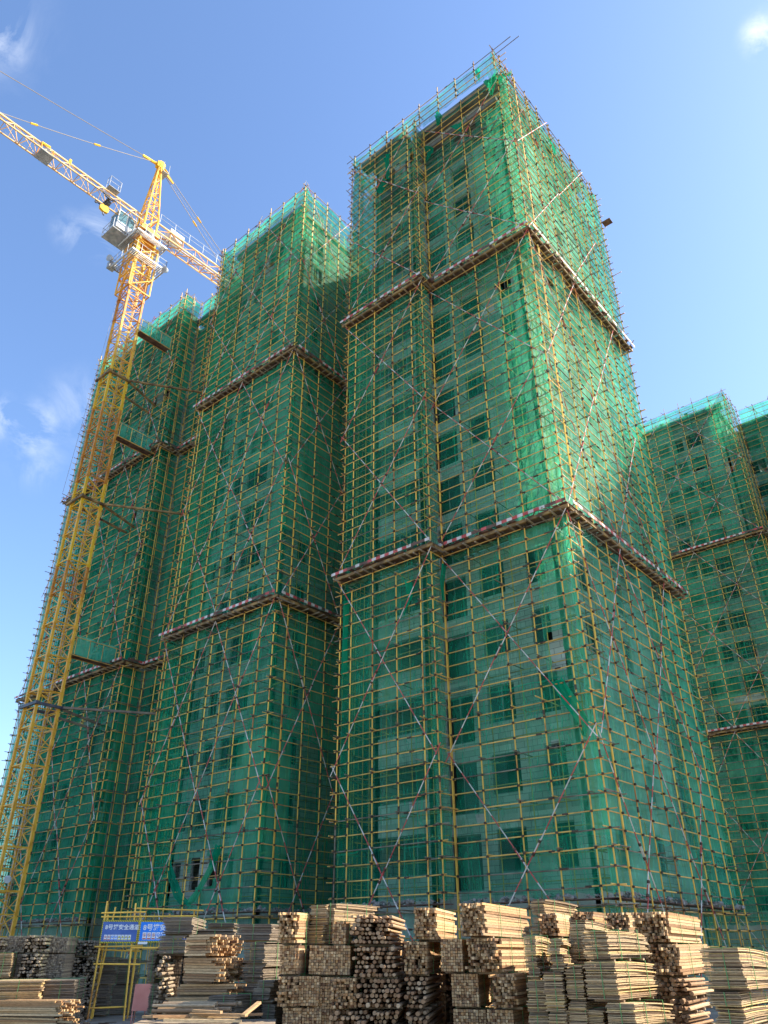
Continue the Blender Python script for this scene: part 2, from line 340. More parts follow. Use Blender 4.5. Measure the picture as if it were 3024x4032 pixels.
# roof slab, overhanging cornices, open top storey
r.box((-23.5, 26.7, 50.0), (-20.0, 37.7, 50.22), 'concrete'); r.box((-20.0, 27.55, 50.0), (-13.4, 37.7, 50.22), 'concrete')
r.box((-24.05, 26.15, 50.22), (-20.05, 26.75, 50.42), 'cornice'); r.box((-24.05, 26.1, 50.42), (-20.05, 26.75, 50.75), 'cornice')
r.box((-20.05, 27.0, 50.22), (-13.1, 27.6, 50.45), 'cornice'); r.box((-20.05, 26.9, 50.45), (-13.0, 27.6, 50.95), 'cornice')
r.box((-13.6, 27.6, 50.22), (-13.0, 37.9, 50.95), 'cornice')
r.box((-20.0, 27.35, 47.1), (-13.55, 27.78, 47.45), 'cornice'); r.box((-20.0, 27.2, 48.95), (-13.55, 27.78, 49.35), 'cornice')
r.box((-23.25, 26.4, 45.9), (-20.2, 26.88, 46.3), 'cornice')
r.build('roof', t)
ATTIC[0] = False
# middle tower
t = tower('grey block tower left of the middle one, its scaffold corner lower in the picture',
    [((-36.8, 26.3), (-29.87, 26.3), [(.25, .85, .95, 2.3), (1.7, 2.4, .95, 2.45), (3.1, 5.0, .9, 2.5)]),
     ((-29.87, 26.3), (-29.87, 36), [(1.2, 2.0, .95, 2.4)]), ((-29.87, 36), (-36.8, 36), []), ((-36.8, 36), (-36.8, 26.3), [])],
    50.0, (-33, 31, 0), 10, [(-35.6, -31.2, 28.6, 35)])
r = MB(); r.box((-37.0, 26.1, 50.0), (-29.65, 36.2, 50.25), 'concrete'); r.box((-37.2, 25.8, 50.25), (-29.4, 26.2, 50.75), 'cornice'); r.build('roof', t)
b = MB(); b.box((-29.6, 33.5, 0), (-23.5, 35.6, 50.1), 'block')
tag(b.build('connecting_wall', loc=(-26.5, 34.5, 0)), 'dark connecting block wall deep in the slot between the two nearest towers', 'wall')
# left tower
t = tower('grey block tower at the left behind the yellow crane mast',
    [((-56.1, 27.1), (-45.2, 27.1), [(.6, 1.6, .95, 2.4), (2.6, 4.2, .9, 2.5), (5.0, 5.9, .95, 2.4), (7.2, 8.2, .95, 2.4), (9.2, 10.5, .4, 2.5)]),
     ((-45.2, 27.1), (-45.2, 28.7), []), ((-45.2, 28.7), (-37.0, 28.7), [(.3, 1.5, .4, 2.5), (3.4, 4.6, .95, 2.4)]),
     ((-37.0, 28.7), (-37.0, 36), []), ((-37.0, 36), (-56.1, 36), []), ((-56.1, 36), (-56.1, 27.1), [])],
    49.2, (-48, 31, 0), 10, [(-54.8, -38.5, 31, 35)])
r = MB(); r.box((-56.3, 26.9, 49.2), (-45.0, 36.2, 49.42), 'concrete'); r.box((-45.0, 28.5, 49.2), (-37.05, 36.2, 49.42), 'concrete')
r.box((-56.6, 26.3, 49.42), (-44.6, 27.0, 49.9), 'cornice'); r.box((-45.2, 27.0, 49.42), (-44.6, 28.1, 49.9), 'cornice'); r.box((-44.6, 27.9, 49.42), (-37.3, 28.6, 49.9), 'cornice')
r.build('roof', t)
# rear tower with its wing, at the right edge
t = tower('farther grey block tower with square dark windows at the right edge',
    [((-34, 71.2), (-14.96, 71.2), [(1, 2.4, .9, 2.4), (4, 5.2, .9, 2.4), (7, 8.6, .9, 2.4), (10.2, 11.2, .9, 2.4), (12.4, 13.5, .95, 2.4), (13.95, 15.0, .9, 2.4), (15.3, 17.0, .9, 2.5)]),
     ((-14.96, 71.2), (-14.96, 75.7), []), ((-14.96, 75.7), (-14.96, 86), []), ((-14.96, 86), (-34, 86), []), ((-34, 86), (-34, 71.2), [])],
    50.0, (-24, 78, 0), 14, [(-32.8, -16.2, 74, 85)])
r = MB(); r.box((-34.2, 71.0, 50.0), (-14.7, 86.2, 50.25), 'concrete'); r.box((-34.5, 70.5, 50.25), (-14.3, 71.1, 50.7), 'cornice'); r.build('roof', t)
t = tower('rear wing tower cut off by the right edge of the picture',
    [((-14.7, 75.7), (5.4, 75.7), [(.5, 2.0, .9, 2.4), (3.2, 4.6, .9, 2.4), (6, 7.2, .9, 2.4), (9, 10.4, .9, 2.4), (12, 13.4, .9, 2.4), (16, 17.4, .9, 2.4)]),
     ((5.4, 75.7), (5.4, 88), []), ((5.4, 88), (-14.7, 88), [])], 49.6, (-5, 82, 0), 12, [(-13.4, 4.2, 78.5, 87)])
r = MB(); r.box((-14.65, 75.5, 49.6), (5.6, 88.2, 49.85), 'concrete'); r.box((-14.3, 75.0, 49.85), (5.8, 75.6, 50.3), 'cornice'); r.build('roof', t)

# ------------------------------------------------------------------ scaffolds
DZ = .59
def edge(p0, p1, poles, bands=(), net=True, hole=None, n_in=True, ext=(.25, .25), indiv=True, netmat='net', low=True):
    return dict(p0=Vector((*p0, 0)), p1=Vector((*p1, 0)), poles=poles, bands=bands, net=net, hole=hole, n_in=n_in, ext=ext, indiv=indiv, netmat=netmat, low=low)
def net_mesh(mb, p0, d, nrm, s0, s1, z0, z1, k, hole=None, off=.1, amp=.12, cell=.32, hem=0):
    ns = max(2, int((s1-s0)/cell)); nz = max(2, int((z1-z0)/cell)); i0 = len(mb.v); q = mb.m(k)
    ph = rnd.random()*50
    for j in range(nz+1):
        for i in range(ns+1):
            s = s0+(s1-s0)*i/ns; z = z0+(z1-z0)*j/nz
            w = math.sin(s*2.1+ph+math.sin(z*.9+ph)*1.3)*.5+math.sin(z*3.1+s*1.3+ph)*.3+math.sin(s*5.3+z*.7+ph)*.3
            o_ = off+amp*(.8+w)+rnd.uniform(-.015, .015)
            if 0 < i < ns: s += rnd.uniform(-.05, .05)
            if j == 0 and hem: z += rnd.uniform(-.12, .1)*hem
            p = p0+d*s-nrm*o_; mb.v.append((p.x, p.y, z))
    for j in range(nz):
        for i in range(ns):
            s = s0+(s1-s0)*(i+.5)/ns; z = z0+(z1-z0)*(j+.5)/nz
            if hole and any(((s-hs)/hw)**2+((z-hz)/hh)**2 < 1+rnd.uniform(-.12, .12) if sh_ == 'o' else (abs(s-hs) < hw and abs(z-hz) < hh+rnd.uniform(-.1, .1)) for hs, hz, hw, hh, sh_ in hole): continue
            a = i0+j*(ns+1)+i; mb.f.append((a, a+1, a+ns+2, a+ns+1)); mb.mi.append(q)
def scaffold(label, edges, z0, z1, first=False, top=False, group='scaffold tiers between the catch platforms'):
    c = sum((e['p0'] for e in edges), Vector())/len(edges); c.z = 0 if first else z0
    T = thing('tube_scaffold', label, 'scaffold', c, group=group)
    npole = 0; nled = 0; inner = MB(); cpl = MB(); stub = MB(); extra = MB(); eled = MB(); nbr = 0
    for e in edges:
        d = e['p1']-e['p0']; Ln = d.length; d.normalize(); nrm = Vector((d.y, -d.x, 0)); p0 = e['p0']
        zlo = 0 if first else z0+.5
        rows = []; z = z1-.02
        while z > (.5 if first else z0+.75): rows.append(z); z -= DZ
        rows = rows[::-1]
        # poles
        for i, s in enumerate(e['poles']):
            p = p0+d*s
            lean = rnd.uniform(-.03, .03)
            zt = z1+(rnd.choice([.05, .1, .3, .6]) if top else (.06 if rnd.random() < .7 else -.6))
            mb = MB()
            zm_ = zlo+(zt-zlo)*rnd.uniform(.35, .65); bow = d*(lean*.5+rnd.uniform(-.025, .025))
            pk = 'pole' if rnd.random() < .9 else rnd.choice(['stub', 'ledger'])
            mb.tube(p+Vector((0, 0, zlo)), p+bow+Vector((0, 0, zm_)), .029, pk); mb.tube(p+bow+Vector((0, 0, zm_)), p+d*lean+Vector((0, 0, zt)), .029, 'pole')
            mb.tube(p+bow+Vector((0, 0, zm_-.1)), p+bow+Vector((0, 0, zm_+.1)), .043, 'coupler')
            if npole < 98 and e['indiv']: mb.build('pole', T); npole += 1
            else:
                i0 = len(extra.v); extra.v += mb.v; extra.f += [tuple(i0+j for j in f) for f in mb.f]; mp = [extra.m(x) for x in mb.mats]; extra.mi += [mp[x] for x in mb.mi]
            if e['n_in']:
                pi = p-nrm*.95
                inner.tube(pi+Vector((0, 0, zlo)), pi+Vector((0, 0, z1-.1)), .024, 'pole', 5, cap=False)
            for j, z in enumerate(rows):
                if e['indiv'] or j % 3 == 0:
                    q = p+nrm*.045+Vector((0, 0, z)); h = .038
                    cpl.obox(q-Vector((h, h, h)), (2*h, 0, 0), (0, 2*h, 0), (0, 0, 2*h), 'coupler')
                if (j+2) % 3 == 0 and rnd.random() < .93:
                    a = rnd.uniform(.10, .34)
                    if rnd.random() < .05: a += .4
                    jz = rnd.uniform(-.02, .02)
                    stub.tube(p+d*.06+nrm*a+Vector((0, 0, z+.06+jz)), p+d*.06-nrm*(1.15 if e['n_in'] else .3)+Vector((0, 0, z+.06-jz)), .024, 'stub' if rnd.random() < .75 else 'ledger', 5)
        # ledgers, lapped from ~6 m tubes
        for j, z in enumerate(rows):
            mb = MB(); s = -e['ext'][0]*rnd.uniform(.3, 1.6); se = Ln+e['ext'][1]*rnd.uniform(.3, 1.6)
            off = .05; k = 0
            while s < se-.05:
                s2 = min(se, s+rnd.uniform(4.2, 6.0)); jz = rnd.uniform(-.035, .035); jz2 = rnd.uniform(-.035, .035)
                mb.tube(p0+d*s-nrm*off+Vector((0, 0, z+jz)), p0+d*s2-nrm*off+Vector((0, 0, z+jz2)), .0235, 'ledger' if rnd.random() < .80 else 'stub', 6)
                if s2 < se-.05:
                    q = p0+d*s2-nrm*off+Vector((0, 0, z)); mb.tube(q-d*.12, q+d*.12, .038, 'coupler', 6)
                s = s2
            if nled < 98 and e['indiv']: mb.build('ledger', T); nled += 1
            else:
                i0 = len(eled.v); mp = [eled.m(x) for x in mb.mats]; eled.v += mb.v; eled.f += [tuple(i0+jj for jj in f) for f in mb.f]; eled.mi += [mp[x] for x in mb.mi]
            if e['n_in'] and j % 3 == 1:
                for zz in (0, .9):
                    inner.tube(p0+d*.9-nrm*.95+Vector((0, 0, z+zz)), p0+d*(Ln-.3)-nrm*.95+Vector((0, 0, z+zz)), .022, 'ledger', 5, cap=False)
        # braces
        for bi, (s0, s1) in enumerate(e['bands']):
            zb = z0+(.55 if not first else .1); zt = z1-.1
            zm = zb+(zt-zb)*(.5 if not first else .49)
            for kk, (sa, za, sb, zb_) in enumerate(((s0, zt, s1, zm), (s1, zt, s0, zm), (s0, zm, s1, zb), (s1, zm, s0, zb))):
                mb = MB(); o_ = .085+(.055 if kk % 2 else 0)
                A = p0+d*sa+nrm*o_+Vector((0, 0, za)); B = p0+d*sb+nrm*o_+Vector((0, 0, zb_)); v = (B-A).normalized()
                A -= v*rnd.uniform(.05, .5); B += v*rnd.uniform(.05, .4)
                mid = A+(B-A)*rnd.uniform(.4, .6)
                mb.striped(A, mid+v*.35, .022); mb.striped(mid-v*.35+nrm*.05, B+nrm*.05, .022)
                for t_ in (-.25, .25): mb.tube(mid+v*(t_-.05)+nrm*.025, mid+v*(t_+.05)+nrm*.025, .06, 'coupler')
                if nbr < 98: mb.build('brace', T); nbr += 1
        if e['net']:
            mb = MB()
            zn0 = 3.55 if first else z0+.45
            net_mesh(mb, p0, d, nrm, 0, Ln, zn0, z1, e['netmat'], e['hole'], hem=1 if first else 0)
            mb.build('net', T)
            if first and e['low']:
                mb = MB(); net_mesh(mb, p0, d, nrm, 0, Ln, .4, 3.2, 'net_thin', [(rnd.uniform(0, Ln), 1.5, .8, 1.2, 'o') for _ in range(int(Ln/4))], off=.25)
                mb.build('lower_net', T)
    if inner.v: inner.build('inner_frame', T, kind='stuff')
    if cpl.v: cpl.build('coupler', T, kind='stuff')
    if stub.v: stub.build('transom', T, kind='stuff')
    if extra.v: extra.build('pole', T, kind='stuff')
    if eled.v: eled.build('ledger', T, kind='stuff')
    return T
def drape(T, pts, k='net_loose', th=.25):
    """hanging torn net: strip through pts (x,y,z,width vector along d)"""
    mb = MB(); i0 = 0
    for (x, y, z, wx, wy) in pts:
        for t_ in (0, .25, .5, .75, 1):
            mb.v.append((x+wx*t_+rnd.uniform(-.05, .05), y+wy*t_+rnd.uniform(-.12, .12), z+rnd.uniform(-.06, .06)-.25*math.sin(t_*3.14)*th))
    q = mb.m(k)
    for r_ in range(len(pts)-1):
        for c_ in range(4):
            a = r_*5+c_; mb.f.append((a, a+1, a+6, a+5)); mb.mi.append(q)
    return mb.build('torn_net', T)
def even(a, b, n): return [a+(b-a)*i/(n-1) for i in range(n)]
AL = [.08, .75, 2.15, 3.55, 4.95, 5.7]; AR = [.02, 1.47, 3.05, 4.45, 5.88, 6.52]
def AJ(l): return [l[0]]+[s+rnd.uniform(-.06, .06) for s in l[1:-1]]+[l[-1]]
def main_edges(tier):
    hl, hr, hb = [], [], []
    if tier == 1: hl = [(1.4, 10.4, .12, .28, 'o'), (4.2, 6.9, .18, .16, 'o')]; hr = [(1.2, 6.3, .10, .3, 'o'), (5.2, 12.2, .35, .8, 'o'), (.7, 8.5, .1, .25, 'o'), (4.6, 8.6, .14, .12, 'o')]; hb = [(3.2, 11.5, .2, .5, 'o')]
    if tier == 2: hr = [(3.6, 31.4, .35, .3, 'o'), (4.7, 32.6, .4, .35, 'o'), (4.2, 22.9, .5, .14, 'o'), (1.0, 25.9, .14, .4, 'o')]; hb = [(8, 30, .3, .8, 'o'), (2.2, 33.4, .3, .35, 'o')]
    if tier == 3: hl = [(3.0, 46.8, 2.2, .42, 'r'), (2.5, 49.7, 3.6, .35, 'r')]; hr = [(2.9, 48.7, 3.0, 1.1, 'r'), (3.2, 47.0, .9, .4, 'o'), (3.2, 46.5, .8, .12, 'o')]; hb = [(5.8, 48.2, 1.0, .25, 'o'), (6, 50.0, 5.5, .12, 'r'), (3.0, 46.8, .7, .5, 'o')]
    return [edge((-24.5, 25.61), (-18.8, 25.61), AJ(AL), [(.0, 5.68)], hole=hl),
            edge((-18.8, 25.61), (-18.8, 26.49), [.88], hole=None, indiv=False),
            edge((-18.8, 26.49), (-12.33, 26.49), AJ(AR[1:]) if True else AR, [(.0, 6.4)], hole=hr),
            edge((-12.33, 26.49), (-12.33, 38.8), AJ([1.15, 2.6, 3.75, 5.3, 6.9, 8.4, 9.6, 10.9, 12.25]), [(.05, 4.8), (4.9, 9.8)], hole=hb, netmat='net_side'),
            edge((-12.33, 38.8), (-16.5, 38.8), even(1.3, 4.1, 3), indiv=False, low=False),
            edge((-24.5, 31), (-24.5, 25.61), even(.3, 4.2, 4), indiv=False, low=False)]
MAINL = ['lowest scaffold tier of the middle tower, large squares, standing on the ground', 'second scaffold tier of the middle tower, between its two catch platforms', 'top scaffold tier of the middle tower, torn net under the roof']
for k, (a, b_) in enumerate(((0, L1), (L1, L2), (L2, 50.0))):
    T = scaffold(MAINL[k], main_edges(k+1), a, b_, first=k == 0, top=k == 2)
    if k == 2:
        for pts in ([(-13.9, 26.5, 50.3, .9, 0), (-13.7, 26.45, 49.4, .6, 0), (-13.6, 26.5, 48.5, .3, 0)], [(-13.2, 26.6, 50.2, 1.1, .3), (-13.0, 26.5, 49.6, 1.0, .2), (-12.9, 26.5, 49.1, .8, 0)],
                    [(-16.6, 26.5, 48.3, 1.2, 0), (-16.2, 26.5, 47.7, .5, 0), (-16.0, 26.5, 47.2, .2, 0)], [(-18.9, 26.5, 48.2, .5, 0), (-18.5, 26.5, 47.3, .5, 0), (-18.8, 26.5, 46.8, .3, 0)],
                    [(-17.9, 26.45, 50.8, .4, 0), (-17.7, 26.4, 50.0, .5, 0), (-17.6, 26.4, 49.3, .15, 0)],
                    [(-22.5, 25.6, 46.4, 1.0, 0), (-22.2, 25.6, 45.8, .9, 0), (-22, 25.6, 45.4, .3, 0)], [(-21.6, 25.6, 48.9, .6, 0), (-21.4, 25.6, 48.0, .3, 0), (-21.3, 25.6, 46.2, .2, 0)],
                    [(-14.4, 26.35, 51.9, .3, 0), (-14.3, 26.3, 51.2, .35, 0), (-14.2, 26.3, 50.6, .2, 0)], [(-12.3, 31.6, 48.9, 0, .9), (-12.3, 31.9, 48.3, 0, .5), (-12.3, 32.1, 47.9, 0, .2)]): drape(T, pts)
    if k == 0:
        for pts in ([(-13.9, 26.5, 11.0, .5, 0), (-13.5, 26.5, 10.0, .6, 0), (-13.0, 26.5, 9.2, .4, 0), (-12.9, 26.5, 8.7, .2, 0)], [(-18.6, 26.2, 17.4, 0, .4), (-18.7, 26.1, 16.6, 0, .3), (-18.7, 26.2, 15.6, 0, .1)],
                    [(-20.4, 25.65, 16.9, .5, 0), (-20.3, 25.6, 16.0, .35, 0), (-20.5, 25.6, 15.2, .1, 0)], [(-24.4, 25.7, 17.5, .5, 0), (-24.3, 25.7, 16.5, .25, 0), (-24.35, 25.7, 15.0, .35, 0), (-24.3, 25.7, 13.2, .2, 0)]): drape(T, pts)
scaffold('roof guard tier of the middle tower, straight rails and clear net above the roof line',
    [edge((-24.5, 25.6), (-12.5, 25.6), AJ(even(.3, 11.95, 9)), [], hole=[(9.5, 49.1, 1.9, .35, 'r'), (4.0, 49.0, 2.6, .22, 'r')], n_in=False, netmat='net_thin', ext=(.5, 1.2)),
     edge((-12.5, 25.6), (-12.5, 38.8), AJ(even(.6, 12.9, 9)), [], hole=[(4, 49.4, 3.4, .3, 'r'), (10, 49.4, 1.6, .25, 'r')], n_in=False, netmat='net_thin'),
     edge((-24.5, 31), (-24.5, 25.6), even(.3, 4.2, 4), [], n_in=False, netmat='net_thin', indiv=False)], 48.6, 51.2, top=True, group='guard tiers round the roofs')
def mid_edges(tier):
    h = {1: [(3.5, 5.1, .8, .9, 'o'), (5.7, 5.3, 1.15, .75, 'o'), (4.5, 4.6, .9, .6, 'o'), (2.6, 11.6, .4, .15, 'o')], 2: [(5.4, 22.0, .25, .35, 'o')], 3: [(5.9, 45.3, .4, .75, 'o'), (4.2, 48.2, .25, .5, 'o')]}[tier]
    return [edge((-38.19, 25.0), (-28.57, 25.0), AJ([.05, .35, 1.6, 3.1, 4.5, 5.75, 7.15, 8.5, 9.6]), [(0, 4.7), (4.8, 9.5)], hole=h, netmat='net_mid'),
            edge((-28.57, 25.0), (-28.57, 32.5), AJ([.9, 2.3, 3.7, 5.2, 6.6]), [(.2, 4.6)], netmat='net_mid'),
            edge((-38.19, 30), (-38.19, 25.0), even(.5, 4.5, 4), indiv=False, low=False)]
MIDL = ['lowest scaffold tier of the left middle tower, with the big torn net hole low down', 'second scaffold tier of the left middle tower, between its two catch platforms', 'top scaffold tier of the left middle tower, in front of the crane counter-jib']
for k, (a, b_) in enumerate(((0, L1), (L1, L2), (L2, L3-.3))):
    T = scaffold(MIDL[k], mid_edges(k+1), a, b_, first=k == 0, top=k == 2)
    if k == 0: drape(T, [(-35.5, 25.05, 5.9, .35, 0), (-35.0, 25, 5.0, .45, 0), (-34.4, 24.95, 4.2, .7, 0), (-33.9, 25, 3.8, 1.0, 0)]); drape(T, [(-31.6, 25.05, 6.3, .35, 0), (-32.0, 25, 5.3, .35, 0), (-32.7, 24.95, 4.5, .5, 0), (-33.4, 25, 3.9, .8, 0)])
def left_edges(tier):
    h = {1: [(9.7, 14.9, .8, .4, 'o')], 2: [(11.5, 30.0, .6, .4, 'o')], 3: [(12.1, 40.6, 1.0, .8, 'o'), (9.4, 38.3, 1.0, .5, 'o'), (11.0, 45.2, .6, .3, 'o')]}[tier]
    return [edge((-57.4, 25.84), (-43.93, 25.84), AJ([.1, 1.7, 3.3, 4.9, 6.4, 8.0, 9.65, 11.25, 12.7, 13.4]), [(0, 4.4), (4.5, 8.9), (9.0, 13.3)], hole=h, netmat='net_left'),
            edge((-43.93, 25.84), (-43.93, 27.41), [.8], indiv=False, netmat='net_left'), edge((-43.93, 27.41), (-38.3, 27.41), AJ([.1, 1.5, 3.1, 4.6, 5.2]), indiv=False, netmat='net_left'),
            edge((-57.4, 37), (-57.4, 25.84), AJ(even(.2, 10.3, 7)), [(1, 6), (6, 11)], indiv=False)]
LEFL = ['lowest scaffold tier of the left tower, behind the foot of the crane mast', 'second scaffold tier of the left tower, behind the crane mast', 'top scaffold tier of the left tower, with the walkways from the crane']
for k, (a, b_) in enumerate(((0, L1), (L1, L2), (L2, L3-.5))): scaffold(LEFL[k], left_edges(k+1), a, b_, first=k == 0, top=k == 2)
def rear_edges(tier):
    h = {3: [(15.2, 44.2, .2, .9, 'o'), (14.3, 43.6, .8, .2, 'o'), (17.3, 43.0, .55, .9, 'o')], 2: [(15.3, 24, .2, .8, 'o'), (13.6, 20.6, 1.6, .3, 'o')], 1: []}[tier]
    return [edge((-32, 69.88), (-13.66, 69.88), AJ(even(.2, 18.2, 13)), [(6.0, 12.0), (12.1, 18.2)], hole=h, netmat='net_mid'), edge((-13.66, 69.88), (-13.66, 74.37), AJ([.9, 2.3, 3.7]), [], netmat='net')]
REL = ['lowest scaffold tier of the rear tower at the right', 'second scaffold tier of the rear tower at the right', 'top scaffold tier of the rear tower at the right, under open sky']
WIL = ['lowest scaffold tier of the rear wing at the right edge', 'second scaffold tier of the rear wing at the right edge', 'top scaffold tier of the rear wing at the right edge']
for k, (a, b_) in enumerate(((0, L1), (L1, L2), (L2, L3+.1))):
    scaffold(REL[k], rear_edges(k+1), a, b_, first=k == 0, top=k == 2)
    scaffold(WIL[k], [edge((-13.66, 74.37), (6, 74.37), AJ(even(1.5, 19.5, 12)), [(1, 7), (7, 13)], netmat='net_mid'), edge((6, 74.37), (6, 84), even(1, 9, 5), indiv=False)], a, b_, first=k == 0, top=k == 2)

# ------------------------------------------------------------------ catch platforms
def platform(label, pts, z, out=.24, seed=0):
    """pts: polyline of the scaffold line, outward normal on the right-hand side while walking"""
    P = [Vector((*p, 0)) for p in pts]; c = P[len(P)//2].copy(); c.z = z
    T = thing('catch_platform', label, 'platform', c, group='catch platforms on the scaffolds')
    dk = MB(); bm_ = MB(); st = MB(); jo = MB(); rb = MB()
    for i in range(len(P)-1):
        a, b_ = P[i], P[i+1]; d = (b_-a); Ln = d.length; d.normalize(); nrm = Vector((d.y, -d.x, 0))
        # convex corner extension at the ends
        e0 = out if i > 0 and (P[i]-P[i-1]).normalized().cross(d).z > 0 else 0
        if i == 0: e0 = .3
        e1 = 0
        if i < len(P)-2 and d.cross((P[i+2]-P[i+1]).normalized()).z > 0: e1 = 0
        if i == len(P)-2: e1 = .3
        s0 = -e0+.02*i; s1 = Ln+e1+(out if i < len(P)-2 and d.cross((P[i+2]-P[i+1]).normalized()).z > 0 else 0) - (0)
        if i > 0 and e0 == out: s0 = 0.02
        s = s0; zz = z+.003*i
        while s < s1-.05:                      # deck boards side by side
            w = min(rnd.uniform(.18, .32), s1-s)
            o1 = out+rnd.uniform(-.18, .14); dk.obox(a+d*s+nrm*o1+Vector((0, 0, zz+rnd.uniform(-.02, .05)+.03*math.sin(s*.9)*math.sin(s*.31))), d*(w-.012), -nrm*(o1+1.15), (0, 0, .035), 'deck'); s += w
        bm_.obox(a+d*s0+nrm*(out-.02)+Vector((0, 0, zz-.17)), d*(s1-s0), -nrm*.09, (0, 0, .15), 'beam')
        bm_.obox(a+d*(s0+.1)-nrm*.75+Vector((0, 0, zz-.17)), d*(s1-s0-.3), -nrm*.09, (0, 0, .15), 'beam')
        s = s0+.25
        while s < s1:
            o1 = out+rnd.uniform(-.1, .3); jz = rnd.uniform(-.03, .02)
            jo.obox(a+d*s+nrm*o1+Vector((0, 0, zz-.06+jz*0-.19)), d*.07, -nrm*(o1+1.0), (0, 0, .06), 'old'); s += rnd.uniform(.35, .75)
        s = s0; j = 0
        while s < s1:
            w = .27
            bare = math.sin(s*1.7+i*2+z)*.5+rnd.random() > .82
            jj = rnd.uniform(-.004, .004); st.obox(a+d*s+nrm*(out+.13)+Vector((0, 0, zz+.05+jj)), d*min(w, s1-s), nrm*.015, (0, 0, .15), 'deck' if bare else ('red' if j % 2 else 'white'))
            s += w; j += 1
        if st.v: st.build('warning_band', T); st = MB()
        for _ in range(int(Ln*2.2)):
            s = rnd.uniform(s0, s1); v = Vector((rnd.uniform(-1, 1), rnd.uniform(-1, 1), 0)).normalized()
            q = a+d*s+nrm*rnd.uniform(-.2, out)+Vector((0, 0, zz+.07+rnd.uniform(0, .08)))
            rb.bar(q, q+v*rnd.uniform(.3, .9)+Vector((0, 0, rnd.uniform(0, .2))), .05, .03, 'old')
    dk.build('deck', T); bm_.build('edge_beam', T); jo.build('joist', T, kind='stuff'); rb.build('scrap_wood', T, kind='stuff')
mp_ = [(-24.5, 25.61), (-18.8, 25.61), (-18.8, 26.49), (-12.33, 26.49), (-12.33, 38.8)]
platform('lower catch platform round the middle tower, nearest and widest', mp_, L1+.28)
platform('upper catch platform round the middle tower, dark boards high up', mp_, L2+.28)
mm_ = [(-38.19, 25.0), (-28.57, 25.0), (-28.57, 32)]
platform('lower catch platform on the left middle tower', mm_, L1+.28)
platform('upper catch platform on the left middle tower', mm_, L2+.28)
ml_ = [(-57.4, 25.84), (-43.93, 25.84), (-43.93, 27.41), (-38.6, 27.41)]
platform('lower catch platform on the left tower behind the crane', ml_, L1+.28)
platform('upper catch platform on the left tower behind the crane', ml_, L2+.28)
mr_ = [(-32, 69.88), (-13.66, 69.88), (-13.66, 73.8)]
platform('lower catch platform on the rear tower at the right edge', mr_, L1+.28)
platform('upper catch platform on the rear tower at the right edge', mr_, L2+.28)

# loose plywood sheets and boards standing out of the scaffold
def sheet(label, o, ex, ey, ez, k='deck', name='plywood_sheet', cat='sheet'):
    mb = MB(); mb.obox(o, ex, ey, ez, k); tag(mb.build(name, loc=o), label, cat)
sheet('dark plywood sheet in front of the top corner, left of two', (-13.75, 26.2, 44.55), (.75, -.25, .3), (0, .3, .75), (0, -.02, .02))
sheet('dark plywood sheet at the top corner, right of two', (-12.25, 26.35, 44.2), (.75, -.2, .25), (0, .35, .6), (0, -.02, .02))
sheet('small dark plank landing jutting from the far right end of the scaffold', (-12.2, 38.5, 46.8), (.6, 0, 0), (0, .55, 0), (0, 0, .03))
sheet('pale plywood sheet wedged near the corner of the left middle tower', (-30.0, 24.75, 43.8), (.7, 0, .15), (0, .1, .5), (0, -.02, .02), 'plyold')
# rubble caught on the hem of the nets
rb = MB()
for p0, p1 in (((-24.4, 25.6), (-18.9, 25.6)), ((-18.8, 26.5), (-12.4, 26.5)), ((-12.35, 26.6), (-12.35, 38.6)), ((-38, 25), (-28.7, 25)), ((-28.6, 25.1), (-28.6, 29)), ((-57, 25.84), (-44, 25.84))):
    a = Vector((*p0, 0)); b_ = Vector((*p1, 0)); n_ = int((b_-a).length*16)
    for _ in range(n_):
        t_ = rnd.random(); q = a+(b_-a)*t_; r = rnd.uniform(.02, .09)*(1.3 if math.sin(t_*20) > .2 else .6)
        q += Vector((rnd.uniform(-.35, .02), rnd.uniform(.02, .35), 3.42+rnd.uniform(0, .14)))
        ax = Vector((rnd.uniform(-1, 1), rnd.uniform(-1, 1), rnd.uniform(-.3, .3))).normalized(); rb.tube(q-ax*r, q+ax*r, r*.9, 'rub', 5, r*.5)
    nn = Vector(((b_-a).y, -(b_-a).x, 0)).normalized()
    rb.obox(a-nn*.05+Vector((0, 0, 3.38)), b_-a, -nn*.7, (0, 0, .03), 'deck')
tag(rb.build('rubble', loc=(-20, 26, 3.4)), 'broken concrete and boards caught along the bottom hem of the nets', 'rubble', kind='stuff')

p_ = RGT*55+FWD*42  # unseen tower added toward the sun to shade the main tower's lower side
t = tower('added unseen grey tower off to the right, placed to shade the middle tower', [((p_.x-7, p_.y-8), (p_.x+7, p_.y-8), [(1, 2.5, .9, 2.4), (6, 8, .9, 2.4)]), ((p_.x+7, p_.y-8), (p_.x+7, p_.y+8), []), ((p_.x+7, p_.y+8), (p_.x-7, p_.y+8), []), ((p_.x-7, p_.y+8), (p_.x-7, p_.y-8), [(2, 3.5, .9, 2.4), (9, 11, .9, 2.4)])], 50.0, (p_.x, p_.y, 0), 14, [(p_.x-5, p_.x+5, p_.y-6, p_.y+6)])
r = MB(); r.box((p_.x-7.2, p_.y-8.2, 50), (p_.x+7.2, p_.y+8.2, 50.8), 'concrete'); r.build('roof', t)

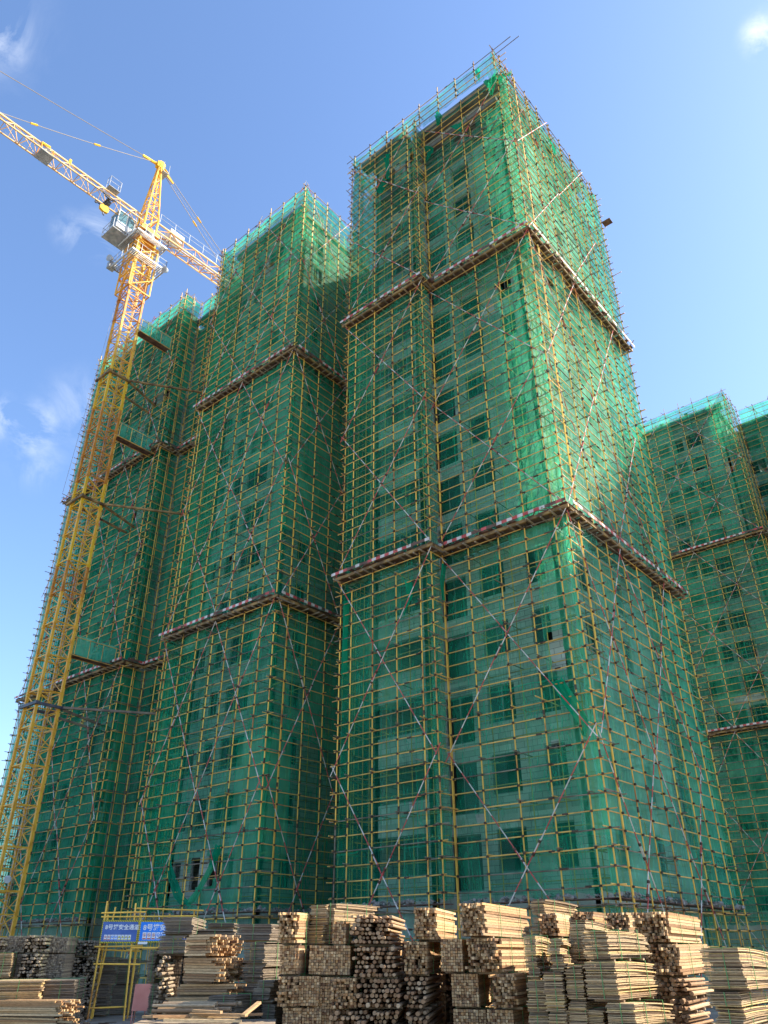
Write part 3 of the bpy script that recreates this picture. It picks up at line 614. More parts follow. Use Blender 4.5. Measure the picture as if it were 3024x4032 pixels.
# ------------------------------------------------------------------ tower crane
CX, CY_, HS = -46.0, 22.1, .70
CT = thing('tower_crane', 'tall yellow lattice tower crane with white cab, jib reaching out to the left', 'crane', (CX, CY_, 0))
def lattice_section(z0, h, k, kb=None):
    mb = MB(); kb = kb or k; t = .08
    cs = [(CX-HS, CY_-HS), (CX+HS, CY_-HS), (CX+HS, CY_+HS), (CX-HS, CY_+HS)]
    for (x, y) in cs:
        mb.box((x-t, y-t, z0), (x+t, y+t, z0+h), kb)
        mb.box((x-t-.02, y-t-.02, z0-.12), (x+t+.02, y+t+.02, z0+.12), kb)
    for i in range(4):
        a = Vector((*cs[i], 0)); b_ = Vector((*cs[(i+1) % 4], 0)); d = (b_-a).normalized()
        a2 = a+d*t; b2 = b_-d*t
        mb.bar(a2+Vector((0, 0, z0+.06)), b2+Vector((0, 0, z0+.06)), .07, .08, k)
        zm = z0+h*.52
        mb.bar(a2+Vector((0, 0, zm)), b2+Vector((0, 0, zm)), .04, .05, k)
        mb.bar(a2+Vector((0, 0, z0+h-.2)), b2+Vector((0, 0, zm+.1)), .05, .05, k)
        mb.bar(b2+Vector((0, 0, zm-.1)), a2+Vector((0, 0, z0+.18)), .05, .05, k)
    mb.bar((cs[0][0], cs[0][1], z0+.1), (cs[2][0], cs[2][1], z0+.1), .05, .05, k)
    # ladder
    for dx in (-.18, .18): mb.tube((CX+dx, CY_+.35, z0), (CX+dx, CY_+.35, z0+h), .014, 'steel', 4)
    for j in range(6): mb.tube((CX-.18, CY_+.35, z0+h*j/6), (CX+.18, CY_+.35, z0+h*j/6), .01, 'steel', 4)
    mb.build('mast_section', CT)
SH = 2.19; z = .3; i = 0
seq = ['cy']*9+['cy', 'co', 'cyb', 'cy', 'cyb', 'co', 'co', 'co', 'cyb', 'cyb', 'cy', 'cy', 'co', 'co', 'cy', 'cyb', 'cy']
while z < 53.0:
    lattice_section(z, SH, seq[min(i, len(seq)-1)], seq[min(i, len(seq)-1)]); z += SH; i += 1
ZT = z                                                   # top of fixed mast
mb = MB(); mb.box((CX-1.6, CY_-1.6, 0), (CX+1.6, CY_+1.6, .28), 'concrete'); mb.build('foundation', CT)
# climbing cage around the upper mast
mb = MB(); q = HS+.28
for z0, z1 in ((49.2, 54.6),):
    for x in (-q, q):
        for y in (-q, q): mb.bar((CX+x, CY_+y, z0), (CX+x, CY_+y, z1), .1, .1, 'cy')
    zs = [z0+(z1-z0)*j/3 for j in range(4)]
    for zz in zs:
        for a, b_ in (((-q, -q), (q, -q)), ((q, -q), (q, q)), ((q, q), (-q, q)), ((-q, q), (-q, -q))): mb.bar((CX+a[0], CY_+a[1], zz), (CX+b_[0], CY_+b_[1], zz), .09, .09, 'cy')
    for j in range(3):
        for a, b_ in (((-q, -q), (q, -q)), ((q, -q), (q, q)), ((q, q), (-q, q)), ((-q, q), (-q, -q))): mb.bar((CX+a[0], CY_+a[1], zs[j]), (CX+b_[0], CY_+b_[1], zs[j+1]), .07, .07, 'cy')
mb.box((CX-.35, CY_+q+.05, 51.5), (CX-.1, CY_+q+.3, 54), 'cyb')
mb.build('climbing_cage', CT)
def gallery(z, r, w, name='gallery', x0=None, big=False):
    mb = MB(); ro = r+w
    for s_ in (-1, 1):
        for j in range(4):
            v_ = s_*(r+.06+(w-.12)*j/3)
            mb.bar((CX-ro, CY_+v_, z), (CX+ro, CY_+v_, z), .05, .05, 'steel'); mb.bar((CX+v_, CY_-ro, z+.055), (CX+v_, CY_+ro, z+.055), .05, .05, 'steel')
        mb.bar((CX-ro, CY_+s_*ro, z+.08), (CX+ro, CY_+s_*ro, z+.08), .04, .18, 'cab'); mb.bar((CX+s_*ro, CY_-ro, z+.08), (CX+s_*ro, CY_+ro, z+.08), .04, .18, 'cab')
    for a, b_ in (((-ro, -ro), (ro, -ro)), ((ro, -ro), (ro, ro)), ((ro, ro), (-ro, ro)), ((-ro, ro), (-ro, -ro))):
        for hh in (.55, 1.1): mb.tube((CX+a[0], CY_+a[1], z+hh), (CX+b_[0], CY_+b_[1], z+hh), .02, 'steel', 4)
        for j in range(5):
            t_ = j/4; x = CX+a[0]+(b_[0]-a[0])*t_; y = CY_+a[1]+(b_[1]-a[1])*t_; mb.tube((x, y, z-.1), (x, y, z+1.12), .022, 'cab', 4)
    mb.build(name, CT)
gallery(52.3, q, .65); gallery(54.9, q, .5)
mb = MB()   # round lamps / tanks on the gallery
for (x, y, z0, r) in ((-1.7, -1.6, 53.4, .28), (1.9, 1.6, 52.1, .3), (-1.2, -1.85, 52.8, .3)): mb.tube((CX+x, CY_+y, z0), (CX+x+.08, CY_+y-.3, z0-.12), r*.6, 'steel', 12, r)
mb.box((CX-2.0, CY_-1.8, 52.35), (CX-1.5, CY_-1.2, 53.0), 'steel')
mb.build('floodlight', CT)
# slewing turntable and upper mast
mb = MB()
mb.box((CX-.95, CY_-.95, 55.4), (CX+.95, CY_+.95, 55.75), 'co'); mb.tube((CX, CY_, 55.75), (CX, CY_, 56.15), .95, 'darksteel', 20); mb.box((CX-.9, CY_-.9, 56.15), (CX+.9, CY_+.9, 56.55), 'cy')
for x in (-.75, .75):
    for y in (-.75, .75): mb.bar((CX+x, CY_+y, 54.6), (CX+x*.95, CY_+y*.95, 55.4), .14, .14, 'cy')
mb.box((CX-.3, CY_-.2, 55.75), (CX+.3, CY_+.35, 56.1), 'darksteel')
for x in (-.6, .6):
    for y in (-.6, .6): mb.bar((CX+x, CY_+y, 56.5), (CX+x, CY_+y, 58.6), .13, .13, 'cyb')
for a, b_ in (((-.6, -.6), (.6, -.6)), ((.6, -.6), (.6, .6)), ((.6, .6), (-.6, .6)), ((-.6, .6), (-.6, -.6))):
    mb.bar((CX+a[0], CY_+a[1], 56.6), (CX+b_[0], CY_+b_[1], 58.5), .08, .08, 'cy'); mb.bar((CX+a[0], CY_+a[1], 58.5), (CX+b_[0], CY_+b_[1], 58.5), .09, .09, 'cy')
mb.build('turntable', CT)
# apex (cat head)
mb = MB(); ZA = 65.6; rx, ry = .6, .6
def ap(x, y, t_): return Vector((CX+x*(1-t_)+x*.22*t_, CY_+y*(1-t_)+(y*.18-.05)*t_, 58.5+(ZA-58.5)*t_))
cr_ = [(-rx, -ry), (rx, -ry), (rx, ry), (-rx, ry)]
for x, y in cr_: mb.bar(ap(x, y, 0), ap(x, y, 1), .12, .12, 'cy')
NS = 8
for j in range(NS):
    t0, t1 = j/NS, (j+1)/NS
    for a in range(4):
        p_, q_ = cr_[a], cr_[(a+1) % 4]
        mb.bar(ap(*p_, t1), ap(*q_, t1), .05, .05, 'cy'); mb.bar(ap(*(p_ if j % 2 else q_), t0), ap(*(q_ if j % 2 else p_), t1), .045, .045, 'cy')
mb.box((CX-.22, CY_-.4, ZA-.1), (CX+.22, CY_+.35, ZA+.55), 'cyb'); mb.tube((CX-.24, CY_+.05, ZA+.45), (CX+.24, CY_+.05, ZA+.45), .35, 'cyb', 14)
for x, y in ((-.5, .1), (.5, .1), (.5, .7), (-.5, .7)): mb.tube((CX+x, CY_+y, ZA-.6), (CX+x, CY_+y, ZA+.6), .02, 'steel', 4)
mb.box((CX-.5, CY_+.1, ZA-.62), (CX+.5, CY_+.7, ZA-.58), 'steel')
mb.build('apex_tower', CT)
# jib: triangular lattice toward -Y, slightly to the left
JD = Vector((-.03, -1, .012)).normalized(); JP = Vector((CX, CY_-.6, 57.3)); JX = Vector((1, -.03, 0)).normalized(); JU = JX.cross(JD).normalized() if JX.cross(JD).z > 0 else -JX.cross(JD).normalized()
mb = MB(); n = 30; st = 1.55; tri = Vector((0, 0, 1.15))
for j in range(n):
    a = JP+JD*(st*j); b_ = JP+JD*(st*(j+1)); w = JX*.55
    for s in (-1, 1): mb.bar(a+w*s, b_+w*s, .1, .1, 'jy')
    mb.bar(a+tri, b_+tri, .13, .13, 'jy')
    m_ = (a+b_)/2+tri
    for s in (-1, 1): mb.bar(a+w*s, m_, .05, .05, 'jy'); mb.bar(m_, b_+w*s, .05, .05, 'jy'); mb.bar(m_+(tri*0), (a+b_)/2+w*s, .035, .035, 'jy')
    mb.bar(a-w, a+w, .05, .05, 'jy'); mb.bar(a-w, b_+w, .04, .04, 'jy')
    if j % 6 == 4:
        mb.box(tuple(m_-Vector((.1, .1, 0))), tuple(m_+Vector((.1, .1, .42))), 'cyb')
mb.build('jib', CT)
# trolley winch inside the jib, maintenance basket, trolley and hook block
mb = MB(); c_ = JP+JD*8.9
mb.box(tuple(c_+Vector((-.6, -.55, -.1))), tuple(c_+Vector((.6, .55, 0))), 'steel'); mb.tube(c_+Vector((-.3, 0, .4)), c_+Vector((.35, 0, .4)), .3, 'darksteel', 12)
for dy in (-.5, .5):
    for dx in (-.5, .5): mb.bar(c_+Vector((dx, dy, 0)), c_+Vector((dx*.2, dy, 1.1)), .08, .08, 'co')
mb.tube(c_+Vector((0, -.5, 1.2)), c_+Vector((0, .2, 1.3)), .14, 'cyb', 8)
mb.build('trolley_winch', CT)
mb = MB(); c_ = JP+JD*3.4
mb.box(tuple(c_+Vector((-.6, -.4, -.26))), tuple(c_+Vector((-.5, .4, -.2))), 'darksteel'); mb.box(tuple(c_+Vector((.5, -.4, -.26))), tuple(c_+Vector((.6, .4, -.2))), 'darksteel'); mb.box(tuple(c_+Vector((-.495, -.1, -.28))), tuple(c_+Vector((.495, .15, -.21))), 'darksteel')
for s in (-1, 1):
    for t_ in (-.5, .5): mb.tube(c_+Vector((s*.6, t_, -.12)), c_+Vector((s*.72, t_, -.12)), .13, 'darksteel', 10)
mb.tube(c_+Vector((-.3, .2, -.35)), c_+Vector((.3, .2, -.35)), .2, 'darksteel', 10)
for x, y in ((.62, -.5), (.62, .5), (1.15, -.5), (1.15, .5)): mb.tube(c_+Vector((x, y, .5)), c_+Vector((x, y, 1.7)), .022, 'steel', 4)
mb.box(tuple(c_+Vector((.6, -.5, .5))), tuple(c_+Vector((1.17, .5, .54))), 'steel')
for hh in (1.1, 1.68):
    for a, b_ in (((.62, -.5), (1.15, -.5)), ((1.15, -.5), (1.15, .5)), ((1.15, .5), (.62, .5))): mb.tube(c_+Vector((*a, hh)), c_+Vector((*b_, hh)), .018, 'steel', 4)
mb.build('trolley', CT)
mb = MB(); h_ = c_+Vector((.05, 0, -1.15))
pr = [(-.42, .1), (-.2, .38), (.25, .38), (.42, .1), (.36, -.25), (.0, -.36), (-.36, -.22)]; i0 = len(mb.v)
for dx in (-.12, .12):
    for (y, z_) in pr: mb.v.append((h_.x+dx, h_.y+y, h_.z+z_))
k_ = mb.m('cyb'); mb.f.append(tuple(range(i0, i0+7))); mb.mi.append(k_); mb.f.append(tuple(range(i0+13, i0+6, -1))); mb.mi.append(k_)
for j in range(7): mb.f.append((i0+j, i0+7+j, i0+7+(j+1) % 7, i0+(j+1) % 7)); mb.mi.append(k_)
for dy in (-.2, .2): mb.tube(h_+Vector((0, dy, .3)), h_+Vector((0, dy, .9)), .015, 'rope', 4)
mb.tube(h_+Vector((0, 0, -.36)), h_+Vector((0, 0, -.6)), .05, 'darksteel', 6); mb.tube(h_+Vector((0, 0, -.6)), h_+Vector((0, .15, -.68)), .05, 'darksteel', 6)
mb.build('hook_block', CT)
# counter jib toward +Y
mb = MB(); Q0 = Vector((CX, CY_+.7, 57.25)); QD = Vector((.02, 1, .004)).normalized(); n = 9; st = 1.35
for j in range(n):
    a = Q0+QD*(st*j); b_ = Q0+QD*(st*(j+1)); w = Vector((.55, 0, 0)); u = Vector((0, 0, .95))
    for s in (-1, 1):
        mb.bar(a+w*s, b_+w*s, .11, .11, 'jy'); mb.bar(a+w*s+u, b_+w*s+u, .12, .12, 'jy')
        mb.bar(a+w*s, a+w*s+u, .05, .05, 'co'); mb.bar(a+w*s+u if j % 2 else a+w*s, b_+w*s if j % 2 else b_+w*s+u, .05, .05, 'co')
    mb.bar(a-w, b_+w, .05, .05, 'co'); mb.bar(a-w, a+w, .06, .06, 'co')
    for q_ in (-.2, 0, .2): mb.bar(a+Vector((q_, 0, .1)), b_+Vector((q_, 0, .1)), .05, .03, 'steel')
mb.build('counter_jib', CT)
mb = MB()
for s in (-1, 1):
    p_ = Q0+Vector((s*.78, 0, .95)); e_ = Q0+QD*12.4+Vector((s*.78, 0, .95))
    for hh in (.55, 1.05): mb.tube(p_+Vector((0, 0, hh)), e_+Vector((0, 0, hh)), .014, 'steel', 4)
    for j in range(9): t_ = j/8; mb.tube(p_+(e_-p_)*t_, p_+(e_-p_)*t_+Vector((0, 0, 1.07)), .02, 'cab', 4)
mb.build('handrail', CT)
mb = MB(); c_ = Q0+QD*2.0; mb.box(tuple(c_+Vector((-.5, -.7, .6))), tuple(c_+Vector((.5, .75, 1.55))), 'cab'); mb.box(tuple(c_+Vector((-.53, -.3, .62))), tuple(c_+Vector((-.5, .3, 1.4))), 'steel'); mb.build('electrical_cabinet', CT)
mb = MB(); c_ = Q0+QD*9.0; mb.tube(c_+Vector((-.35, 0, 1.3)), c_+Vector((.35, 0, 1.3)), .35, 'darksteel', 14); mb.box(tuple(c_+Vector((-.4, .5, .97))), tuple(c_+Vector((.4, 1.1, 1.6))), 'cab'); mb.build('hoist_winch', CT)
for j in range(4):
    mb = MB(); c_ = Q0+QD*(10.1+j*.5); mb.box(tuple(c_+Vector((-.5, 0, -1.0))), tuple(c_+Vector((.5, .45, 1.35))), 'block2'); mb.build('counterweight', CT)
# pendants
def pend(a, b_, r=.035):
    mb = MB(); a = Vector(a); b_ = Vector(b_); n = 14; sag = (b_-a).length*.012
    P_ = [a+(b_-a)*t_/n-Vector((0, 0, sag*math.sin(math.pi*t_/n))) for t_ in range(n+1)]
    for i in range(n): mb.tube(P_[i], P_[i+1], r, 'rope', 5, cap=False)
    for f in (0.03, .42, .8):
        p = a+(b_-a)*f-Vector((0, 0, sag*math.sin(math.pi*f))); v = (b_-a).normalized(); mb.tube(p-v*.3, p+v*.3, .085, 'cyb', 6)
    mb.build('pendant_line', CT)
top = Vector((CX, CY_-.35, ZA+.35)); jt = JP+tri
pend(top+Vector((-.1, 0, .1)), jt+JD*38); pend(top+Vector((.1, 0, -.05)), jt+JD*13.0)
topb = Vector((CX, CY_+.3, ZA+.15))
pend(topb+Vector((-.2, 0, 0)), Q0+QD*10.0+Vector((-.5, 0, .95))); pend(topb+Vector((.2, 0, 0)), Q0+QD*10.0+Vector((.5, 0, .95)))
mb = MB()
mb.bar(top-Vector((0, -.2, .1)), top+Vector((0, -1.5, -.45)), .16, .22, 'cyb'); mb.bar(topb-Vector((0, .2, 0)), topb+Vector((0, 1.3, -.75)), .16, .22, 'cyb'); mb.build('pendant_bracket', CT)
mb = MB(); mb.tube(topb+Vector((.1, .1, -.3)), Q0+QD*9.0+Vector((0, 0, 1.6)), .014, 'rope', 4, cap=False); mb.tube((CX-.6, CY_-.8, 57.2), (CX-.9, CY_-.9, 2.2), .014, 'rope', 4, cap=False); mb.tube((CX-.35, CY_-HS-.1, 54), (CX-1.2, CY_-1.3, 30), .012, 'rope', 4, cap=False)
mb.tube(JP+JD*3.4+Vector((0, 0, -.35)), JP+JD*40+Vector((0, 0, -.3)), .012, 'rope', 4, cap=False)
mb.build('hoist_rope', CT)
# operator's cab hanging at the camera side of the jib root
mb = MB(); cx, cy0, cz = CX-1.0, CY_-2.55, 55.75
mb.box((cx-.65, cy0, cz), (cx+.65, cy0+1.7, cz+.12), 'cab'); mb.box((cx-.68, cy0-.03, cz+1.95), (cx+.68, cy0+1.73, cz+2.05), 'cab')
for x in (-.65, .58):
    for y in (0, .82, 1.63): mb.box((cx+x, cy0+y, cz+.12), (cx+x+.07, cy0+y+.07, cz+1.95), 'cab')
mb.box((cx-.6, cy0+.02, cz+.12), (cx+.6, cy0+.05, cz+.7), 'cab'); mb.box((cx-.63, cy0+.08, cz+.12), (cx-.6, cy0+1.62, cz+.75), 'cab'); mb.box((cx+.6, cy0+.08, cz+.12), (cx+.63, cy0+1.62, cz+.75), 'cab')
mb.box((cx-.6, cy0+1.64, cz+.12), (cx+.6, cy0+1.68, cz+1.95), 'cab')
mb.build('cab', CT)
mb = MB(); mb.box((cx-.58, cy0+.03, cz+.7), (cx+.58, cy0+.045, cz+1.93), 'cabglass'); mb.box((cx-.62, cy0+.08, cz+.75), (cx-.605, cy0+1.6, cz+1.93), 'cabglass'); mb.box((cx+.605, cy0+.08, cz+.75), (cx+.62, cy0+1.6, cz+1.93), 'cabglass'); mb.build('cab_window', CT)
mb = MB(); mb.box((cx-1.0, cy0-.3, cz-.5), (cx+.8, cy0+2.3, cz-.44), 'steel')
for x, y in ((-1.0, -.3), (.8, -.3), (-1.0, 1.0), (-1.0, 2.3), (.8, 1.0), (-.1, -.3)):
    mb.tube((cx+x, cy0+y, cz-.5), (cx+x, cy0+y, cz+.6), .025, 'cab', 4)
for hh in (.1, .6): mb.tube((cx-1.0, cy0-.3, cz+hh), (cx+.8, cy0-.3, cz+hh), .02, 'steel', 4); mb.tube((cx-1.0, cy0-.3, cz+hh), (cx-1.0, cy0+2.3, cz+hh), .02, 'steel', 4)
for y in (.2, 1.5): mb.bar((cx+.4, cy0+y, cz-.06), (CX-.5, cy0+y+1.2, 56.5), .08, .08, 'cy'); 
mb.bar((cx, cy0+1.3, cz-.5), (cx, cy0+1.3, cz), .1, .1, 'cy')
mb.build('cab_platform', CT)
mb = MB(); mb.tube((CX+HS+.1, CY_-.2, 5.3), (CX+HS+.18, CY_-.26, 5.25), .2, 'cab', 16, .17); mb.tube((CX+HS, CY_-.2, 5.3), (CX+HS+.1, CY_-.2, 5.3), .04, 'steel'); mb.build('dish', CT)
# ties from the mast to the left tower
for zz, k in ((14.8, 'darksteel'), (29.15, 'beam'), (40.2, 'beam')):
    f = MB(); o_ = HS+.16
    f.box((CX-o_-.2, CY_-o_-.08, zz-.09), (CX+o_+.2, CY_-o_+.08, zz+.09), k); f.box((CX-o_-.2, CY_+o_-.08, zz-.09), (CX+o_+.2, CY_+o_+.08, zz+.09), k)
    f.box((CX-o_-.08, CY_-o_+.085, zz-.08), (CX-o_+.08, CY_+o_-.085, zz+.08), k); f.box((CX+o_-.08, CY_-o_+.085, zz-.08), (CX+o_+.08, CY_+o_-.085, zz+.08), k)
    f.build('tie_collar', CT)
    for (a, b_) in (((CX+o_+.15, CY_+o_, zz), (-41.2, 28.5, zz)), ((CX+o_, CY_+o_+.1, zz-.1), (-46.2, 27.0, zz-.3)), ((CX-o_, CY_+o_+.1, zz-.1), (-47.0, 27.0, zz-.4))):
        t_ = MB(); t_.bar(a, b_, .13, .13, 'stub' if k == 'darksteel' else 'beam'); t_.build('tie_strut', CT)
# walkways between crane and building
for j, (z_, lb) in enumerate(((18.15, 'lowest netted green walkway from the crane mast to the building'), (34.97, 'middle netted green walkway from the crane mast to the building'), (45.3, 'topmost netted green walkway from the crane mast, near the roof'))):
    T = thing('access_walkway', lb, 'walkway', (-45.0, 24, z_), group='walkways from the crane mast')
    mb = MB(); x0, x1, y0, y1 = -45.6, -44.95, 22.9, 25.75
    for i in range(7): mb.box((x0+i*(x1-x0)/7, y0, z_), (x0+(i+1)*(x1-x0)/7-.02, y1, z_+.05), 'deck')
    mb.build('deck', T)
    mb = MB()
    for x in (x0, x1):
        mb.tube((x, y0-.3, z_-.03), (x, y1+.5, z_-.03), .03, 'ledger'); mb.tube((x, y0-.2, z_+1.15), (x, y1+.3, z_+1.15), .025, 'ledger')
        for i in range(4): mb.tube((x, y0+i*(y1-y0)/3, z_-.03), (x, y0+i*(y1-y0)/3, z_+1.2), .025, 'ledger')
    mb.build('rail', T)
    mb = MB(); net_mesh(mb, Vector((x1, y0, 0)), Vector((0, 1, 0)), Vector((1, 0, 0)), 0, y1-y0, z_-.05, z_+1.3, 'net_side', off=.0, amp=.03, cell=.2); net_mesh(mb, Vector((x0, y0, 0)), Vector((0, 1, 0)), Vector((-1, 0, 0)), 0, y1-y0, z_+.02, z_+1.15, 'net_thin', off=.0, amp=.03, cell=.2)
    mb.build('net', T)

# ------------------------------------------------------------------ safety passage portal with its signs
Z0 = .0
PT = thing('passage_frame', 'yellow tube portal frame carrying the two blue signs', 'frame', (-24.8, 17, 0))
sx = Vector((.545, .838, 0)); sy = Vector((-.838, .545, 0)); A0 = Vector((-25.50, 15.85, 0))
def pp(u, v, z): return A0+sx*u+sy*v+Vector((0, 0, z))
for (u, v, top_, lean) in ((0, .02, 3.35, .02), (.16, .5, 3.2, .1), (1.02, .02, 3.3, -.05), (1.16, .5, 3.5, -.02), (2.1, .3, 3.0, 0), (2.9, .1, 3.1, 0), (0.1, 1.4, 3.0, 0), (1.2, 1.4, 3.0, 0), (2.9, 1.4, 3.0, 0)):
    mb = MB(); mb.tube(pp(u-lean, v, 0), pp(u+lean*1.5, v, top_), .028, 'pole'); mb.build('post', PT)
for (a, b_) in (((-.15, -.03, 2.03), (1.35, -.03, 2.05)), ((-.1, .0, 3.0), (1.3, .0, 3.04)), ((1.0, .04, 3.15), (3.2, .04, 3.1)), ((-.1, .5, 2.9), (3.0, .5, 2.95)), ((-.1, .06, 1.55), (1.35, .06, 1.53)), ((0, .1, .35), (1.1, .1, .37)), ((0, .0, 2.0), (0.1, 1.4, 2.0)), ((1.1, 0, 2.0), (1.2, 1.4, 2.0)), ((0, 1.4, 2.6), (3, 1.4, 2.6)), ((0, .5, 1.95), (1.3, .5, 1.9)), ((1.0, -.02, 2.0), (3.1, -.02, 2.0))):
    mb = MB(); mb.tube(pp(*a), pp(*b_), .025, 'pole'); mb.build('rail', PT)
def text_mesh(txt, size, parent, origin, ex, ez, k, name='lettering', bold=.0):
    cu = bpy.data.curves.new('t', 'FONT'); cu.body = txt; cu.size = size; cu.offset = bold; cu.extrude = 0; cu.resolution_u = 2
    o = bpy.data.objects.new('t', cu); COL.objects.link(o); bpy.context.view_layer.update()
    me = bpy.data.meshes.new_from_object(o.evaluated_get(bpy.context.evaluated_depsgraph_get())); me.name = name
    bpy.data.objects.remove(o)
    xs = [v.co.x for v in me.vertices]
    if not xs: return None
    w = max(xs)-min(xs); mn = min(xs)
    off = parent_world(parent)
    for v in me.vertices:
        p = origin+ex*(v.co.x-mn)+ez*v.co.y-off; v.co = p
    me.materials.clear(); me.materials.append(M[k]); o = bpy.data.objects.new(name, me); COL.objects.link(o); o.parent = parent
    return w
def sign(label, o, ex, wd, ht, k, tsize, tx, ty, icons, ni, isz):
    T = thing('safety_sign', label, 'sign', o)
    ez = Vector((0, 0, 1)); nr = Vector((ex.y, -ex.x, 0))
    mb = MB(); mb.obox(o, ex*wd, -nr*.02, ez*ht, k); mb.build('panel', T)
    bz = MB()   # hazard border: yellow ground with slanted black bars
    hb = .045
    for z_ in (0, ht-hb):
        q0 = o+nr*.003+ez*z_; bz.quad([q0, q0+ex*wd, q0+ex*wd+ez*hb, q0+ez*hb], 'syel'); n = int(wd/.055)
        for i in range(n): s = i*wd/n; q1 = o+nr*.006+ex*s+ez*z_; bz.quad([q1, q1+ex*.026, q1+ex*.048+ez*hb, q1+ex*.022+ez*hb], 'sblk')
    n = int((ht-2*hb)/.055)
    for s0 in (0, wd-.03):
        q0 = o+nr*.003+ex*s0+ez*hb; bz.quad([q0, q0+ex*.03, q0+ex*.03+ez*(ht-2*hb), q0+ez*(ht-2*hb)], 'syel')
        for i in range(n): q1 = o+nr*.006+ex*s0+ez*(hb+i*(ht-2*hb)/n); bz.quad([q1, q1+ex*.03+ez*.02, q1+ex*.03+ez*.045, q1+ez*.025], 'sblk')
    bz.build('hazard_border', T)
    w = text_mesh('8号楼安全通道', tsize, T, o+nr*.006+ex*tx+ez*ty, ex, ez, 'sw', bold=tsize*.02)
    for i in range(ni):
        kind = icons[i]; q0 = o+nr*.005+ex*(tx+.005+i*isz*1.22)+ez*.085; h2 = isz*1.75; mb = MB()
        mb.quad([q0, q0+ex*isz, q0+ex*isz+ez*h2, q0+ez*h2], 'sw'); q1 = q0+nr*.003
        cc = q1+ex*isz/2+ez*h2*.62; r = isz*.40
        def disc(c, r, k, nn=20):
            i0 = len(mb.v); mb.v += [tuple(c+ex*r*math.cos(2*math.pi*t/nn)+ez*r*math.sin(2*math.pi*t/nn)) for t in range(nn)]; mb.f.append(tuple(range(i0, i0+nn))); mb.mi.append(mb.m(k))
        def tri_(c, r, k):
            i0 = len(mb.v); mb.v += [tuple(c+ex*(-r)+ez*(-r*.75)), tuple(c+ex*r+ez*(-r*.75)), tuple(c+ez*r)]; mb.f.append((i0, i0+1, i0+2)); mb.mi.append(mb.m(k))
        if kind == 'r':
            disc(cc, r, 'sred'); disc(cc+nr*.002, r*.74, 'sw'); mb.obox(cc+nr*.004-ex*r*.6+ez*r*.6-ez*.004, ex*r*1.2-ez*r*1.2, nr*.001, ez*.012, 'sred'); mb.obox(cc+nr*.003-ex*r*.18-ez*r*.5, ex*r*.36, nr*.001, ez*r*.9, 'sblk'); cap = 'sred'
        elif kind == 'b': disc(cc, r, 'blue2'); disc(cc+nr*.002+ez*r*.1, r*.45, 'sw'); cap = 'blue2'
        else: tri_(cc, r*1.1, 'sblk'); tri_(cc+nr*.002, r*.88, 'syel'); mb.obox(cc+nr*.003-ex*r*.08-ez*r*.4, ex*r*.16, nr*.001, ez*r*.75, 'sblk'); cap = 'syel'
        q2 = q1+nr*.001+ex*isz*.08+ez*h2*.05; mb.quad([q2, q2+ex*isz*.84, q2+ex*isz*.84+ez*h2*.14, q2+ez*h2*.14], cap)
        mb.build('warning_card', T)
    return T
sign('faded dark blue sign with white characters, left of the pair on the portal', pp(-.02, -.06, 2.13), sx, 1.16, .66, 'blue', .165, .11, .40, 'rrbbyyyy', 8, .088)
ex2 = Vector((.50, .866, 0)); sign('bright blue sign with larger characters, right of the pair, half hidden by plywood', pp(1.17, -.06, 2.15), ex2, 2.1, .64, 'blue2', .21, .12, .36, 'rrrbbyyyy', 9, .12)
mb = MB(); mb.obox(pp(1.18, -.1, 2.10), sx*.3, sy*.01, (0, 0, .07), 'sw'); tag(mb.build('paper_scrap', loc=pp(1.18, -.1, 2.1)), 'crumpled white scrap stuck under the bright blue sign', 'scrap')
# pink board on an easel
T = thing('notice_board', 'pale pink blank board on thin legs standing on the ground', 'board', (-22.3, 15.4, 0))
e = Vector((.56, .828, 0)); q = Vector((-22.33, 15.22, .42)); nn = Vector((e.y, -e.x, 0))
mb = MB(); mb.obox(q, e*.47, -nn*.03-Vector((0, 0, 0)), (0.03, 0, .66), 'pink'); mb.build('panel', T)
for u, dv in ((.03, 0), (.44, 0), (.1, -.3), (.38, -.3)):
    mb = MB(); mb.tube(q+e*u-nn*.04, Vector((q.x, q.y, 0))+e*u+nn*(.12 if dv == 0 else -.35), .015, 'pink', 5); mb.build('leg', T)

# ------------------------------------------------------------------ timber yard: every strapped bundle is a thing
def unit(name, fn):
    mb = MB(); fn(mb); me = bpy.data.meshes.new(name); me.from_pydata(mb.v, [], mb.f); me.update(); return me
def uboxy(mb):          # unit stick along Y, 0..1, slightly chamfered/irregular
    j = [rnd.uniform(-.04, .04) for _ in range(16)]
    P = [(0+j[0], 0+j[1]*.1, 0+j[2]), (1+j[3], j[4]*.1, j[5]), (1+j[6], 1+j[7]*.1, j[8]), (j[9], 1+j[10]*.1, j[11]), (j[0], j[1]*.1, 1+j[12]), (1+j[3], j[4]*.1, 1+j[13]), (1+j[6], 1+j[7]*.1, 1+j[14]), (j[9], 1+j[10]*.1, 1+j[15])]
    mb.v += P
    for f in ((3, 2, 1, 0), (4, 5, 6, 7), (0, 1, 5, 4), (1, 2, 6, 5), (2, 3, 7, 6), (3, 0, 4, 7)): mb.f.append(f); mb.mi.append(0)
